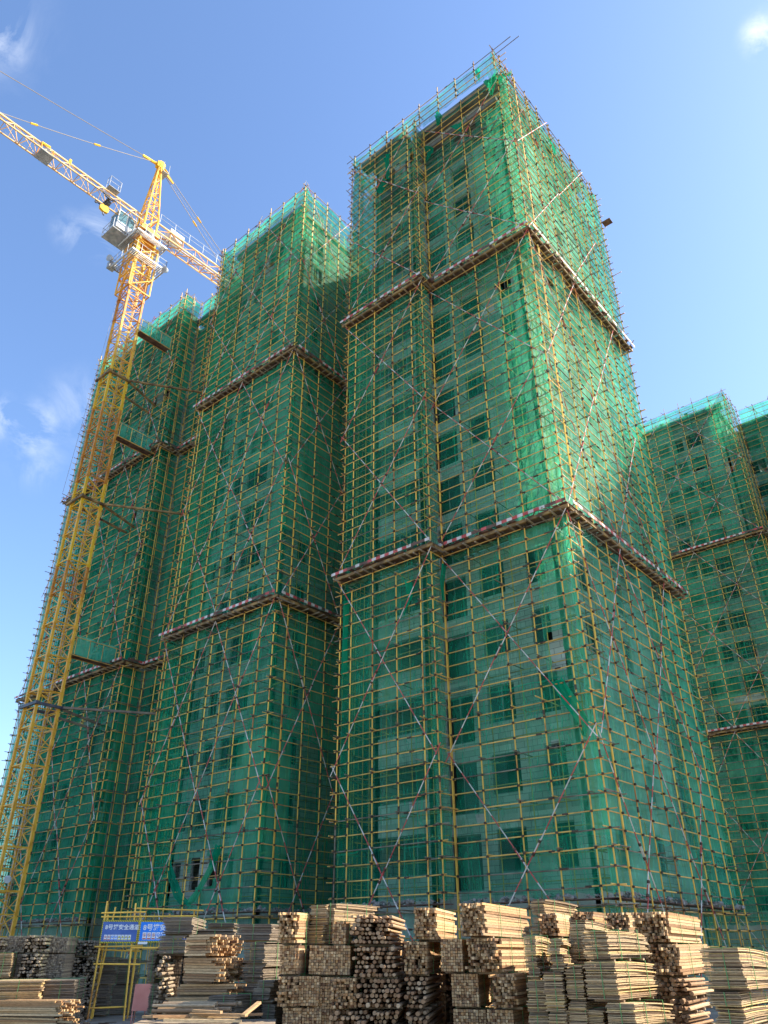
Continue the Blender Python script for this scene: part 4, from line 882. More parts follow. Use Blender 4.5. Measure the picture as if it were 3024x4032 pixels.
def ulog(mb):
    n = 9; ra = [rnd.uniform(.43, .5) for _ in range(n)]; rb_ = [r*rnd.uniform(.86, 1.04) for r in ra]
    for y, rr in ((0, ra), (.5, [(a+b)/2*1.02 for a, b in zip(ra, rb_)]), (1, rb_)):
        for j in range(n): t = 2*math.pi*j/n; mb.v.append((.5+rr[j]*math.cos(t), y, .5+rr[j]*math.sin(t)))
    for k in (0, n):
        for j in range(n): mb.f.append((k+j, k+n+j, k+n+(j+1) % n, k+(j+1) % n)); mb.mi.append(0)
    mb.f.append(tuple(range(n))); mb.f.append(tuple(range(3*n-1, 2*n-1, -1))); mb.mi += [0, 0]
def uboard(sag, twist):
    def fn(mb):
        ny = 8; t = 1.0
        for j in range(ny+1):
            y = j/ny; dz = -sag*(y**2)*1.0+.12*math.sin(y*5+twist)
            for x, zz in ((0, 0), (1, twist*.25), (1, t+twist*.25), (0, t)): mb.v.append((x, y, zz+dz))
        for j in range(ny):
            for k in range(4): a = j*4+k; b_ = j*4+(k+1) % 4; mb.f.append((a, b_, b_+4, a+4)); mb.mi.append(0)
        mb.f.append((3, 2, 1, 0)); mb.f.append(tuple(ny*4+k for k in range(4))); mb.mi += [0, 0]
    return fn
def var(name, fns, k):
    r = []
    for f in fns:
        me = unit(name, f); me.materials.append(M[k]); r.append(me)
    return r
MS = {k: var('stick', [uboxy]*6, k) for k in ('fresh', 'old')}
MLg = {k: var('log', [ulog]*6, k) for k in ('logm', 'old')}
MBd = {(k, s): var('board', [uboard(s, tw) for tw in (-.5, 0, .4, .8)], k) for k in ('ply', 'plyold') for s in (0, 1.2, 3.0)}
def part(me, name, root, loc, scale, rz=0):
    o = bpy.data.objects.new(name, me); COL.objects.link(o); o.parent = root; o.location = loc; o.scale = scale; o.rotation_euler = (0, 0, rz); return o
def merged(root, items, name, k, kind=None):
    """items: (mesh, loc, scale, rz) joined into one mesh"""
    vs, fs = [], []
    for me, lo, sc, rz in items:
        i0 = len(vs); c, s = math.cos(rz), math.sin(rz)
        for v in me.vertices:
            x, y, z = v.co.x*sc[0], v.co.y*sc[1], v.co.z*sc[2]; vs.append((lo[0]+x*c-y*s, lo[1]+x*s+y*c, lo[2]+z))
        for p in me.polygons: fs.append(tuple(i0+i for i in p.vertices))
    me = bpy.data.meshes.new(name); me.from_pydata(vs, [], fs); me.materials.append(M[k]); me.update()
    o = bpy.data.objects.new(name, me); COL.objects.link(o); o.parent = root
    if kind: o['kind'] = kind
    return o
NM = {'sq': 'timber_bundle', 'sqj': 'timber_bundle', 'sqx': 'timber_bundle', 'log': 'log_bundle', 'logx': 'log_bundle', 'ply': 'board_bundle'}
GR = {'timber_bundle': 'strapped bundles of squared timber', 'log_bundle': 'bundles of short logs', 'board_bundle': 'strapped stacks of formwork boards'}
def bundle(col, ty, filler, x, y, z, w, l, h, rot, label):
    left = col[0] == 'a' and col not in ('a12', 'a14', 'a15', 'a18', 'a19', 'a20', 'a17', 'a11')
    grey = col[0] == 'a' and col not in ('a11', 'a18', 'a15', 'a6')
    nm = NM[ty]; root = thing(nm, label, nm.replace('_', ' '), (x, y, z), R_(rot), GR[nm])
    items = []   # (mesh, loc, scale, rz)
    seed = rnd.random()
    fac = 1.0
    if ty == 'ply':
        k = 'plyold' if grey else 'ply'; th = .0235*fac; n = max(3, int(h/th)); th = h/n
        shift = 0; sg = 3.0 if col in ('c2', 'c6', 'c7', 'c9') else (rnd.choice([0, 1.2, 3.0]) if not grey else rnd.choice([0, 1.2]))
        for i in range(n):
            if rnd.random() < .15: shift = rnd.uniform(-.035, .035)
            dx = rnd.uniform(-.012, .02)+shift; dy = rnd.uniform(-.03, .03)+shift
            top_ = i/n; sag = 3.0 if (sg == 3.0 and top_ > .55) else (1.2 if sg and top_ > .3 else 0)
            l2 = l*rnd.uniform(.92, 1.04); w2 = w*rnd.uniform(.96, 1.03)
            items.append((rnd.choice(MBd[(k, sag)]), (-w2+dx, dy, i*th), (w2, l2, th*rnd.choice([.6, .72, .8])), rnd.uniform(-.02, .02)))
        pn = 'board'
    elif ty in ('sq', 'sqj', 'sqx'):
        k = 'old' if grey else 'fresh'; c_ = .05*fac; jag = {'sq': .03, 'sqj': .13, 'sqx': .14}[ty]
        W_, L_ = (w, l) if ty != 'sqx' else (l, w)
        nx = max(3, round(W_/c_)); nz = max(3, round(h/c_)); cx, cz = W_/nx, h/nz
        for i in range(nx):
            for j in range(nz):
                if ty == 'sqj' and rnd.random() < .05: continue
                d0 = abs(rnd.gauss(0, jag)) if jag > .05 else rnd.uniform(-jag, jag)
                if ty == 'sqx':   # sticks run along the frontal direction, ragged ends on the right
                    items.append((rnd.choice(MS[k]), (d0*1.2+.0, (i)*cx, j*cz), (cx*.93, L_*rnd.uniform(.9, 1.0)+d0, cz*rnd.uniform(.75, .93)), math.pi/2+rnd.uniform(-.03, .03)))
                else: items.append((rnd.choice(MS[k]), (-(i+1)*cx, -d0, j*cz), (cx*rnd.uniform(.80, .93), L_+rnd.uniform(-.05, .05), cz*rnd.uniform(.82, .94)), rnd.uniform(-.012, .012)))
        pn = 'stick'
    else:
        k = 'old' if grey else 'logm'; c_ = (.088 if col[0] != 'a' or not left else .095)*fac
        W_, L_ = (w, l) if ty != 'logx' else (l, w)
        nx = max(3, round(W_/c_)); nz = max(2, round(h/(c_*.9))); cx, cz = W_/nx, h/nz
        for j in range(nz):
            for i in range(nx-(j % 2)):
                if rnd.random() < .10: continue
                d0 = rnd.uniform(0, .38)*(rnd.random() < .75); r = rnd.uniform(.66, 1.05); xx = (i+.5*(j % 2))*cx
                if ty == 'logx': items.append((rnd.choice(MLg[k]), (d0, xx+cx, j*cz), (cx*r, L_*rnd.uniform(.9, 1.1), cz*1.05*r), math.pi/2))
                else: items.append((rnd.choice(MLg[k]), (-xx-cx, -d0, j*cz), (cx*r, L_+rnd.uniform(-.1, .1), cz*1.05*r), 0))
        pn = 'log'
    far = left or filler
    if far: merged(root, items, pn if pn == 'board' else pn, k, kind='stuff')
    else:
        items.sort(key=lambda t: (-(t[1][2]) if False else (t[1][0] < -w*.98, t[1][2])))
        # parts that face the camera first: front ends all show, so keep the outermost hundred
        for it in items[:99]: part(it[0], pn, root, it[1], it[2], it[3])
        if len(items) > 99: merged(root, items[99:], pn, k, 'stuff')
    root.rotation_euler.x = 0 if filler else R_(rnd.uniform(-.8, .8)); root.rotation_euler.y = 0 if filler else R_(rnd.uniform(-1.2, 1.2))
    # straps
    if not filler and ty in ('ply', 'sq', 'sqj'):
        for f in ((.25, .72) if l > 1.3 else (.5,)):
            mb = MB(); yy = l*f; e_ = .012
            mb.box((-w-.03, yy, -e_), (.03, yy+.014, 0), 'strap'); mb.box((-w-.03, yy, h+.004), (.03, yy+.014, h+.012), 'strap')
            mb.box((.025, yy, 0), (.033, yy+.014, h+.004), 'strap'); mb.box((-w-.036, yy, 0), (-w-.028, yy+.014, h+.004), 'strap')
            o = mb.build('strap', None); o.parent = root
        if ty == 'ply':
            mb = MB(); xx = -w*.45; mb.box((xx, -.04, 0), (xx+.012, -.032, h), 'strap'); o = mb.build('strap', None); o.parent = root
    for f in (.12, .5, .85):
        mb = MB(); mb.box((-w+.02, l*f, -.043), (-.02, l*f+.05, -.005), 'old'); o = mb.build('bearer', None); o.parent = root
    return root

BUNDLES = [
('b1', 'sq', 1, -12.83, 12.63, 0.06, 0.37, 1.7, 0.33, 30, 'bottom squared timber bundle, pile at the left end of the central timber wall'),
('b1', 'sq', 0, -12.83, 12.63, 0.43, 0.37, 1.7, 0.5, 30, 'second squared timber bundle, pile at the left end of the central timber wall'),
('b1', 'sqj', 0, -12.88, 12.57, 0.96, 0.39, 1.7, 0.5, 30, 'third squared timber bundle, pile at the left end of the central timber wall'),
('b1', 'sq', 0, -12.9, 12.56, 1.5, 0.39, 1.7, 0.5, 30, 'fourth squared timber bundle, pile at the left end of the central timber wall'),
('b1', 'sqj', 0, -12.9, 12.55, 2.04, 0.43, 1.7, 0.55, 30, 'top squared timber bundle, pile at the left end of the central timber wall'),
('b2b', 'ply', 0, -12.89, 13.27, 2.02, 0.41, 1.0, 0.74, 10, 'only stack of formwork boards, narrow board pile behind the left end of the central wall'),
('b2c', 'ply', 0, -12.73, 13.42, 2.02, 0.24, 1.61, 0.77, 8, 'only stack of formwork boards, tall sunlit board pile above the central wall'),
('b2d', 'sq', 0, -12.26, 13.25, 2.02, 0.28, 0.42, 0.41, 30, 'only squared timber bundle, small pile of ends before the sunlit boards'),
('b3', 'sq', 1, -12.15, 13.28, 0.06, 0.84, 2.4, 1.38, 35, 'bottom squared timber bundle, wide pile of ends left of the logs'),
('b3', 'sq', 0, -12.15, 13.28, 1.48, 0.84, 2.4, 0.51, 35, 'top squared timber bundle, wide pile of ends left of the logs'),
('b4', 'sq', 1, -12.54, 12.91, 0.06, 0.38, 1.85, 0.32, 38, 'bottom squared timber bundle, pile of ends under the wide one'),
('b4', 'sq', 0, -12.54, 12.91, 0.42, 0.38, 1.85, 0.5, 38, 'middle squared timber bundle, pile of ends under the wide one'),
('b4', 'sq', 0, -12.59, 12.86, 0.96, 0.4, 2.6, 0.5, 38, 'top squared timber bundle, pile of ends under the wide one'),
('b5', 'log', 1, -11.23, 13.81, 0.06, 0.6, 1.7, 0.33, 33, 'bottom bundle of short logs, log pile in the centre'),
('b5', 'log', 0, -11.23, 13.81, 0.43, 0.6, 1.7, 0.47, 33, 'second bundle of short logs, log pile in the centre'),
('b5', 'log', 0, -11.23, 13.81, 0.94, 0.87, 1.7, 0.48, 33, 'third bundle of short logs, log pile in the centre'),
('b5', 'log', 0, -11.31, 13.75, 1.45, 0.85, 1.7, 0.52, 33, 'fourth bundle of short logs, log pile in the centre'),
('b5', 'log', 0, -11.35, 13.71, 2.01, 0.87, 2.6, 0.52, 33, 'top bundle of short logs, log pile in the centre'),
('b6', 'log', 1, -11.71, 13.4, 0.06, 0.77, 1.7, 0.33, 34, 'bottom bundle of short logs, pile left of the lower central logs'),
('b6', 'log', 0, -11.71, 13.4, 0.43, 0.77, 1.7, 0.47, 34, 'middle bundle of short logs, pile left of the lower central logs'),
('b6', 'sqj', 0, -11.91, 13.23, 0.94, 0.48, 1.7, 0.49, 34, 'top squared timber bundle with ragged ends, pile left of the lower central logs'),
('b7', 'log', 1, -10.81, 14.14, 0.06, 0.48, 2.6, 0.33, 30, 'bottom bundle of short logs, pile right of the central logs'),
('b7', 'log', 0, -10.81, 14.14, 0.43, 0.48, 2.6, 0.46, 30, 'second bundle of short logs, pile right of the central logs'),
('b7', 'log', 0, -10.81, 14.14, 0.93, 0.46, 2.6, 0.52, 30, 'third bundle of short logs, pile right of the central logs'),
('b7', 'sqj', 0, -10.83, 14.13, 1.49, 0.44, 2.6, 0.56, 30, 'fourth squared timber bundle with ragged ends, pile right of the central logs'),
('b7', 'sqj', 0, -10.65, 14.26, 2.09, 0.47, 2.6, 0.57, 27, 'top squared timber bundle with ragged ends, pile right of the central logs'),
('b8', 'sq', 1, -9.83, 14.6, 0.06, 0.63, 1.7, 0.35, 25, 'bottom squared timber bundle, leaning pile of ends right of centre'),
('b8', 'sq', 0, -9.83, 14.6, 0.45, 0.63, 1.7, 0.46, 25, 'second squared timber bundle, leaning pile of ends right of centre'),
('b8', 'sq', 0, -9.92, 14.54, 0.96, 0.53, 2.13, 0.54, 25, 'third squared timber bundle, leaning pile of ends right of centre'),
('b8', 'sq', 0, -10.15, 14.38, 1.54, 0.43, 2.6, 0.56, 27, 'top squared timber bundle, leaning pile of ends right of centre'),
('b9', 'sq', 1, -9.18, 14.55, 0.06, 0.52, 1.7, 0.39, 12, 'bottom squared timber bundle, bright ragged timber pile right of centre'),
('b9', 'sq', 0, -9.18, 14.55, 0.49, 0.52, 1.7, 0.44, 12, 'second squared timber bundle, bright ragged timber pile right of centre'),
('b9', 'sqj', 0, -9.07, 14.61, 0.97, 0.44, 1.7, 0.54, 12, 'third squared timber bundle with ragged ends, bright ragged timber pile right of centre'),
('b9', 'sqj', 0, -9.38, 14.65, 1.54, 0.69, 1.7, 0.57, 12, 'fourth squared timber bundle with ragged ends, bright ragged timber pile right of centre'),
('b9', 'sqj', 0, -9.6, 14.51, 2.15, 0.53, 2.6, 0.58, 12, 'top squared timber bundle with ragged ends, bright ragged timber pile right of centre'),
('c0', 'ply', 1, -8.36, 14.34, 0.06, 0.36, 1.0, 0.46, 20, 'bottom stack of formwork boards, left board pile of the narrow pair'),
('c0', 'ply', 0, -8.36, 14.34, 0.56, 0.36, 1.0, 0.34, 20, 'second stack of formwork boards, left board pile of the narrow pair'),
('c0', 'ply', 0, -8.34, 14.35, 0.94, 0.36, 1.0, 0.49, 20, 'third stack of formwork boards, left board pile of the narrow pair'),
('c0', 'ply', 0, -8.42, 14.31, 1.47, 0.21, 1.48, 0.66, 20, 'top stack of formwork boards, left board pile of the narrow pair'),
('c1', 'ply', 1, -7.99, 14.32, 0.06, 0.31, 1.0, 0.48, 18, 'bottom stack of formwork boards, right board pile of the narrow pair'),
('c1', 'ply', 0, -7.99, 14.32, 0.58, 0.31, 1.0, 0.34, 18, 'second stack of formwork boards, right board pile of the narrow pair'),
('c1', 'ply', 0, -7.96, 14.34, 0.96, 0.33, 1.0, 0.6, 18, 'third stack of formwork boards, right board pile of the narrow pair'),
('c1', 'ply', 0, -7.93, 14.35, 1.6, 0.23, 1.0, 0.48, 18, 'top stack of formwork boards, right board pile of the narrow pair'),
('c2', 'ply', 1, -10.19, 17.79, 0.06, 0.36, 1.54, 2.11, 0, 'bottom stack of formwork boards, board pile rising behind the bright timber'),
('c2', 'ply', 0, -10.19, 17.79, 2.21, 0.36, 1.54, 0.36, 0, 'middle stack of formwork boards, board pile rising behind the bright timber'),
('c2', 'ply', 0, -10.16, 17.81, 2.61, 0.36, 1.56, 0.33, 0, 'top stack of formwork boards, board pile rising behind the bright timber'),
('c3', 'sqj', 1, -9.47, 17.16, 0.06, 0.41, 1.7, 2.07, 14, 'bottom squared timber bundle with ragged ends, shaded timber pile behind the narrow board pair'),
('c3', 'sqj', 0, -9.47, 17.16, 2.17, 0.41, 1.7, 0.44, 14, 'top squared timber bundle with ragged ends, shaded timber pile behind the narrow board pair'),
('c4', 'sqj', 1, -9.22, 18.42, 0.06, 0.52, 2.42, 2.21, 8, 'bottom squared timber bundle with ragged ends, long rear timber pile under the tower corner'),
('c4', 'sqj', 0, -9.22, 18.42, 2.31, 0.52, 2.42, 0.36, 8, 'top squared timber bundle with ragged ends, long rear timber pile under the tower corner'),
('c4b', 'sqj', 1, -8.29, 18.2, 0.06, 0.5, 1.7, 2.13, 6, 'bottom squared timber bundle with ragged ends, rear timber pile next to the ragged right one'),
('c4b', 'sqj', 0, -8.29, 18.2, 2.23, 0.5, 1.7, 0.39, 6, 'top squared timber bundle with ragged ends, rear timber pile next to the ragged right one'),
('c6', 'ply', 1, -7.92, 15.27, 0.06, 0.3, 1.53, 1.65, 6, 'bottom stack of formwork boards, board pile just behind the big front one'),
('c6', 'ply', 0, -7.92, 15.27, 1.75, 0.3, 1.53, 0.65, 6, 'top stack of formwork boards, board pile just behind the big front one'),
('c7', 'ply', 1, -6.72, 14.41, 0.06, 0.5, 1.6, 0.54, 0, 'bottom stack of formwork boards, big front board pile at right'),
('c7', 'ply', 0, -6.72, 14.41, 0.64, 0.5, 1.6, 0.48, 0, 'second stack of formwork boards, big front board pile at right'),
('c7', 'ply', 0, -6.95, 14.41, 1.16, 0.58, 1.87, 0.56, 3, 'third stack of formwork boards, big front board pile at right'),
('c7', 'ply', 0, -7.02, 14.38, 1.76, 0.49, 1.54, 0.44, -2, 'top stack of formwork boards, big front board pile at right'),
('c8', 'ply', 1, -7.65, 14.51, 0.06, 0.31, 1.0, 1.05, 14, 'bottom stack of formwork boards, small leaning pile left of the big boards'),
('c8', 'ply', 0, -7.65, 14.51, 1.15, 0.31, 1.0, 0.5, 14, 'top stack of formwork boards, small leaning pile left of the big boards'),
('c8b', 'ply', 1, -7.42, 14.63, 0.06, 0.65, 1.0, 0.49, 16, 'bottom stack of formwork boards, low board pile left of the big one'),
('c8b', 'ply', 0, -7.42, 14.63, 0.59, 0.65, 1.0, 0.39, 16, 'top stack of formwork boards, low board pile left of the big one'),
('c5', 'log', 1, -6.61, 16.74, 0.06, 0.38, 1.7, 0.56, 8, 'bottom bundle of short logs, ragged timber and log pile at right'),
('c5', 'log', 0, -6.61, 16.74, 0.66, 0.38, 1.7, 0.2, 8, 'second bundle of short logs, ragged timber and log pile at right'),
('c5', 'log', 0, -6.59, 16.75, 0.91, 0.4, 1.7, 0.19, 8, 'third bundle of short logs, ragged timber and log pile at right'),
('c5', 'log', 0, -6.57, 16.76, 1.14, 0.65, 1.7, 0.3, 8, 'fourth bundle of short logs, ragged timber and log pile at right'),
('c5', 'sqj', 0, -6.68, 16.71, 1.48, 0.64, 2.6, 0.51, 8, 'fifth squared timber bundle with ragged ends, ragged timber and log pile at right'),
('c5', 'sqj', 0, -6.77, 16.68, 2.03, 0.68, 2.6, 0.52, 8, 'top squared timber bundle with ragged ends, ragged timber and log pile at right'),
('c9', 'ply', 1, -5.2, 15.13, 0.06, 0.44, 2.03, 0.59, 4, 'bottom stack of formwork boards, board pile at the right edge'),
('c9', 'ply', 0, -5.2, 15.13, 0.69, 0.44, 2.03, 0.36, 4, 'second stack of formwork boards, board pile at the right edge'),
('c9', 'ply', 0, -5.18, 15.14, 1.09, 0.52, 2.2, 0.2, 4, 'third stack of formwork boards, board pile at the right edge'),
('c9', 'ply', 0, -5.04, 15.18, 1.33, 0.63, 2.06, 0.6, 4, 'top stack of formwork boards, board pile at the right edge'),
('a1', 'log', 1, -25.93, 12.98, 0.06, 0.54, 1.7, 1.78, 50, 'bottom bundle of short logs, far left log pile'),
('a1', 'log', 0, -25.93, 12.98, 1.88, 0.54, 1.7, 0.41, 50, 'top bundle of short logs, far left log pile'),
('a2', 'sq', 1, -25.7, 13.43, 0.06, 0.57, 1.7, 1.78, 50, 'bottom squared timber bundle, second far left pile'),
('a2', 'sq', 0, -25.7, 13.43, 1.88, 0.57, 1.7, 0.44, 50, 'top squared timber bundle, second far left pile'),
('a3', 'log', 1, -25.03, 13.83, 0.06, 0.69, 1.7, 1.79, 50, 'bottom bundle of short logs, third far left pile of round ends'),
('a3', 'log', 0, -25.03, 13.83, 1.89, 0.69, 1.7, 0.46, 50, 'top bundle of short logs, third far left pile of round ends'),
('a4', 'sq', 1, -25.11, 14.5, 0.06, 0.55, 1.7, 1.77, 50, 'bottom squared timber bundle, fourth far left pile'),
('a4', 'sq', 0, -25.11, 14.5, 1.87, 0.55, 1.7, 0.42, 50, 'top squared timber bundle, fourth far left pile'),
('a5', 'log', 1, -26.13, 16.31, 0.06, 1.03, 1.7, 1.68, 50, 'bottom bundle of short logs, dark log pile beside the sign portal'),
('a5', 'log', 0, -26.13, 16.31, 1.78, 1.03, 1.7, 0.44, 50, 'top bundle of short logs, dark log pile beside the sign portal'),
('a6', 'ply', 1, -22.93, 12.67, 0.06, 1.29, 1.0, 0.66, 50, 'bottom stack of formwork boards, grey board pile at the left edge'),
('a6', 'ply', 0, -22.93, 12.67, 0.76, 1.29, 1.0, 0.47, 50, 'middle stack of formwork boards, grey board pile at the left edge'),
('a6', 'ply', 0, -25.3, 12.9, 1.27, 0.48, 1.34, 0.6, 50, 'top stack of formwork boards, grey board pile at the left edge'),
('a7', 'ply', 1, -26.49, 15.33, 0.06, 1.22, 1.0, 1.01, 50, 'bottom stack of formwork boards, broad grey board pile at left'),
('a7', 'ply', 0, -26.49, 15.33, 1.11, 1.22, 1.0, 0.74, 50, 'top stack of formwork boards, broad grey board pile at left'),
('a8', 'ply', 1, -26.79, 15.99, 0.06, 0.34, 1.0, 0.89, 48, 'bottom stack of formwork boards, narrow dark pile between grey boards'),
('a8', 'ply', 0, -26.79, 15.99, 0.99, 0.34, 1.0, 0.77, 48, 'top stack of formwork boards, narrow dark pile between grey boards'),
('a9', 'ply', 0, -26.74, 17.22, 0.06, 0.98, 1.0, 0.85, 48, 'bottom stack of formwork boards, grey board pile left of the portal legs'),
('a9', 'ply', 0, -26.68, 17.31, 0.95, 1.2, 1.0, 0.78, 48, 'top stack of formwork boards, grey board pile left of the portal legs'),
('a10', 'ply', 0, -26.74, 18.3, 0.06, 0.81, 1.0, 0.83, 48, 'bottom stack of formwork boards, dark board pile between the portal legs'),
('a10', 'ply', 0, -26.81, 18.19, 0.93, 0.6, 1.3, 0.76, 48, 'top stack of formwork boards, dark board pile between the portal legs'),
('a7b', 'ply', 1, -22.67, 13.52, 0.06, 0.83, 2.15, 0.64, 50, 'bottom stack of formwork boards, curved grey board pile at left'),
('a7b', 'ply', 0, -22.67, 13.52, 0.74, 0.83, 2.15, 0.48, 50, 'top stack of formwork boards, curved grey board pile at left'),
('a11', 'sqx', 1, -21.25, 12.19, 0.06, 1.98, 0.8, 0.39, 22, 'bottom timber bundle laid lengthwise, front left pile of pale squared ends'),
('a11', 'sqx', 0, -21.25, 12.19, 0.49, 1.98, 0.8, 0.33, 22, 'top timber bundle laid lengthwise, front left pile of pale squared ends'),
('a12', 'log', 1, -17.67, 13.1, 0.06, 0.42, 1.7, 0.49, 42, 'bottom bundle of short logs, grey pile covering the bright blue sign'),
('a12', 'log', 0, -17.67, 13.1, 0.59, 0.42, 1.7, 0.33, 42, 'second bundle of short logs, grey pile covering the bright blue sign'),
('a12', 'log', 0, -17.7, 13.06, 0.96, 0.32, 1.7, 0.41, 42, 'third bundle of short logs, grey pile covering the bright blue sign'),
('a12', 'log', 0, -17.74, 13.01, 1.4, 0.32, 1.7, 0.41, 42, 'fourth bundle of short logs, grey pile covering the bright blue sign'),
('a12', 'ply', 0, -17.56, 13.25, 1.85, 0.65, 1.0, 0.39, 42, 'fifth stack of formwork boards, grey pile covering the bright blue sign'),
('a12', 'ply', 0, -17.48, 13.35, 2.28, 0.71, 1.91, 0.36, 42, 'top stack of formwork boards, grey pile covering the bright blue sign'),
('a13', 'ply', 1, -19.02, 13.63, 0.06, 0.19, 1.0, 0.43, 42, 'bottom stack of formwork boards, slim board pile right of the portal'),
('a13', 'ply', 0, -19.02, 13.63, 0.53, 0.19, 1.0, 0.66, 42, 'middle stack of formwork boards, slim board pile right of the portal'),
('a13', 'ply', 0, -19.08, 13.55, 1.23, 0.2, 1.0, 0.68, 42, 'top stack of formwork boards, slim board pile right of the portal'),
('a14', 'sq', 1, -18.07, 13.57, 0.06, 0.18, 1.7, 0.84, 42, 'bottom squared timber bundle, slim pile of ends behind the grey one'),
('a14', 'sq', 0, -18.07, 13.57, 0.94, 0.18, 1.7, 0.43, 42, 'middle squared timber bundle, slim pile of ends behind the grey one'),
('a14', 'sq', 0, -18.06, 13.58, 1.41, 0.22, 1.7, 0.42, 42, 'top squared timber bundle, slim pile of ends behind the grey one'),
('a15', 'sqx', 1, -15.57, 12.55, 0.06, 1.1, 1.29, 0.73, 24, 'bottom timber bundle laid lengthwise, sunlit timber pile with ends sticking out right'),
('a15', 'sqx', 0, -15.57, 12.55, 0.83, 1.1, 1.29, 0.21, 24, 'second timber bundle laid lengthwise, sunlit timber pile with ends sticking out right'),
('a15', 'sqx', 0, -15.37, 12.8, 1.08, 1.25, 1.21, 0.2, 24, 'third timber bundle laid lengthwise, sunlit timber pile with ends sticking out right'),
('a15', 'sqx', 0, -15.6, 12.51, 1.32, 0.73, 1.4, 0.45, 24, 'fourth timber bundle laid lengthwise, sunlit timber pile with ends sticking out right'),
('a15', 'sqx', 0, -15.71, 12.38, 1.81, 0.49, 1.4, 0.42, 24, 'top timber bundle laid lengthwise, sunlit timber pile with ends sticking out right'),
('a16', 'ply', 1, -17.24, 14.45, 0.06, 1.04, 1.0, 2.09, 42, 'bottom stack of formwork boards, low flat boards behind the ragged timber'),
('a16', 'ply', 0, -17.24, 14.45, 2.19, 1.04, 1.0, 0.19, 42, 'middle stack of formwork boards, low flat boards behind the ragged timber'),
('a16', 'ply', 0, -17.25, 14.45, 2.43, 0.69, 1.0, 0.1, 42, 'top stack of formwork boards, low flat boards behind the ragged timber'),
('a17', 'ply', 1, -14.85, 13.4, 0.06, 0.54, 1.0, 1.21, 16, 'bottom stack of formwork boards, dark board pile left of the central wall'),
('a17', 'ply', 0, -14.85, 13.4, 1.31, 0.54, 1.0, 0.77, 16, 'middle stack of formwork boards, dark board pile left of the central wall'),
('a17', 'ply', 0, -15.54, 14.13, 2.12, 0.99, 1.0, 0.34, 16, 'top stack of formwork boards, dark board pile left of the central wall'),
('a18', 'logx', 1, -14.17, 11.42, 0.06, 1.31, 0.7, 0.57, 24, 'bottom bundle of long thin logs, front pile of long logs'),
('a18', 'logx', 0, -14.17, 11.42, 0.67, 1.31, 0.7, 0.35, 24, 'top bundle of long thin logs, front pile of long logs'),
('a19', 'ply', 1, -14.14, 12.08, 0.06, 0.62, 1.01, 0.61, 18, 'bottom stack of formwork boards, front grey board pile beside the long logs'),
('a19', 'ply', 0, -14.14, 12.08, 0.71, 0.62, 1.01, 0.41, 18, 'top stack of formwork boards, front grey board pile beside the long logs'),
('a20', 'ply', 1, -13.92, 12.93, 0.06, 0.3, 1.0, 0.51, 20, 'bottom stack of formwork boards, small dark board pile at the foot of the wall'),
('a20', 'ply', 0, -13.92, 12.93, 0.61, 0.3, 1.0, 0.33, 20, 'middle stack of formwork boards, small dark board pile at the foot of the wall'),
('a20', 'ply', 0, -13.98, 12.86, 0.97, 0.39, 1.0, 0.4, 20, 'top stack of formwork boards, small dark board pile at the foot of the wall')]
for q_ in BUNDLES: bundle(*q_)
# ------------------------------------------------------------------ loose planks in front
def plank(p, v, Ln, w, t, k, label):
    mb = MB(); v = Vector(v).normalized(); p = Vector(p); mb.bar(p-v*Ln/2, p+v*Ln/2, w, t, k)
    tag(mb.build('loose_plank', loc=p), label, 'plank', 'loose planks lying in front')
def hd(px, py, d):
    return None
base = Vector((-13.6, 10.75, 0)); bx = Vector((.70, .714, 0)); by = Vector((-.714, .70, 0))
PL = [('longest pale plank of the loose heap at the centre bottom', 0, .1, .83, 10, 1.5), ('plank crossing the loose heap at the centre bottom', .35, .0, .87, -12, 1.1), ('reddish plank at the left of the centre bottom heap', -.5, -.1, .86, 25, .7),
      ('short plank on top of the centre bottom heap', .15, -.1, .93, -25, .6), ('plank pointing up at the right of the centre bottom heap', .95, -.05, .96, 60, .55), ('plank at the back of the centre bottom heap', .5, .4, .84, 4, 1.3), ('thin plank at the left end of the centre bottom heap', -.75, .2, .84, -35, .8), ('broad plank low in the centre bottom heap', .1, -.25, .80, 2, 1.4)]
b_ = MB(); b_.obox(base-bx*1.2-by*.3, bx*2.6, by*1.2, (0, 0, .74), 'old'); 
tag(b_.build('plank_pile', loc=base), 'low dark pile of boards under the loose planks at the centre bottom', 'pile')
for (lb, u, v, z, ang, Ln) in PL:
    d = bx*math.cos(R_(ang))+by*math.sin(R_(ang)); up = .35 if 'pointing up' in lb else rnd.uniform(-.05, .05)
    plank(base+bx*u+by*v+Vector((0, 0, z+.0)), d+Vector((0, 0, up)), Ln, .09, .04, 'fresh', lb)
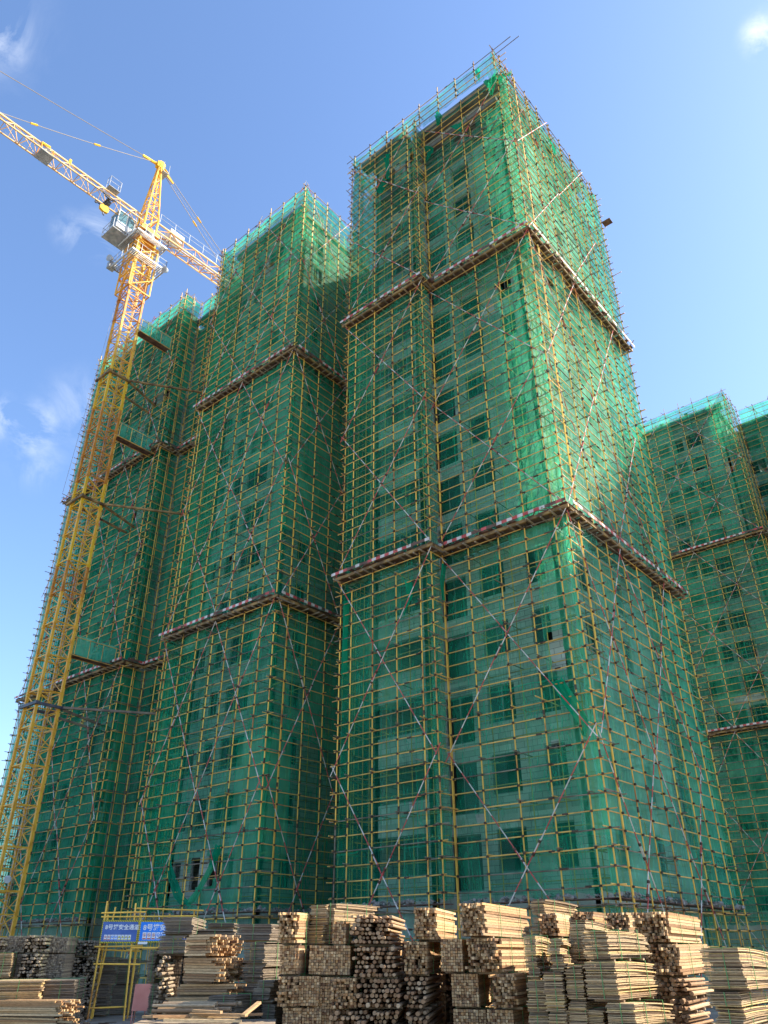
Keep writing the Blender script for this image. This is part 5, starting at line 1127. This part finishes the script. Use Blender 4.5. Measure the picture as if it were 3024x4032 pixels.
base = Vector((-19.6, 11.6, 0)); bx = Vector((.72, .69, 0)); by = Vector((-.69, .72, 0))
b_ = MB(); b_.obox(base-bx*1.0-by*.3, bx*1.7, by*1.0, (0, 0, .30), 'old'); tag(b_.build('plank_pile', loc=base), 'low pile of boards under the loose planks at the lower left', 'pile')
for i, (lb, u, v, z, ang, Ln) in enumerate([('front plank of the sunlit loose pair at the lower left', 0, -.2, .34, 4, 1.6), ('rear plank of the loose planks at the lower left', .15, .3, .36, -6, 1.5), ('slanting plank over the lower left loose planks', -.1, .05, .40, 18, 1.3), ('short plank end at the right of the lower left heap', .6, 0, .38, -20, .7)]):
    plank(base+bx*u+by*v+Vector((0, 0, z)), bx*math.cos(R_(ang))+by*math.sin(R_(ang)), Ln, .11, .04, 'fresh', lb)
# shaded second row of bundles behind the central wall and the right piles
BACK = []
for i in range(9):
    a_ = R_(-4.6+2.8*i); p_ = (FWD*math.cos(a_)+RGT*math.sin(a_))*(20.6 if i < 5 else 19.8)
    BACK.append((p_.x, p_.y, 32-2.6*i))
WORDS = ['first', 'second', 'third', 'fourth', 'fifth', 'sixth', 'seventh', 'eighth', 'ninth']
for i, (x_, y_, ro_) in enumerate(BACK):
    zz_ = .06
    for tn_, h_ in (('lower', 1.0), ('upper', .98)):
        bundle('r', rnd.choice(['sq', 'log', 'sq', 'ply']), 1, x_, y_, zz_, .98, 1.4, h_, ro_, '%s bundle in the shade behind the front wall, %s pile from the left' % (tn_, WORDS[i])); zz_ += h_+.05
# scraps on the dirt
sc = MB()
for _ in range(260):
    a = rnd.uniform(-.36, .0); d_ = rnd.uniform(19, 31); p = (FWD*math.cos(a)+RGT*math.sin(a))*d_; p.z = .02
    v = Vector((rnd.uniform(-1, 1), rnd.uniform(-1, 1), rnd.uniform(-.1, .1))).normalized(); sc.bar(p, p+v*rnd.uniform(.1, .6), rnd.uniform(.03, .1), .02, rnd.choice(['old', 'fresh', 'rub', 'rub']))
tag(sc.build('ground_scraps', loc=(-20, 13, 0)), 'wood scraps and rubble strewn on the dirt', 'scraps', kind='stuff')
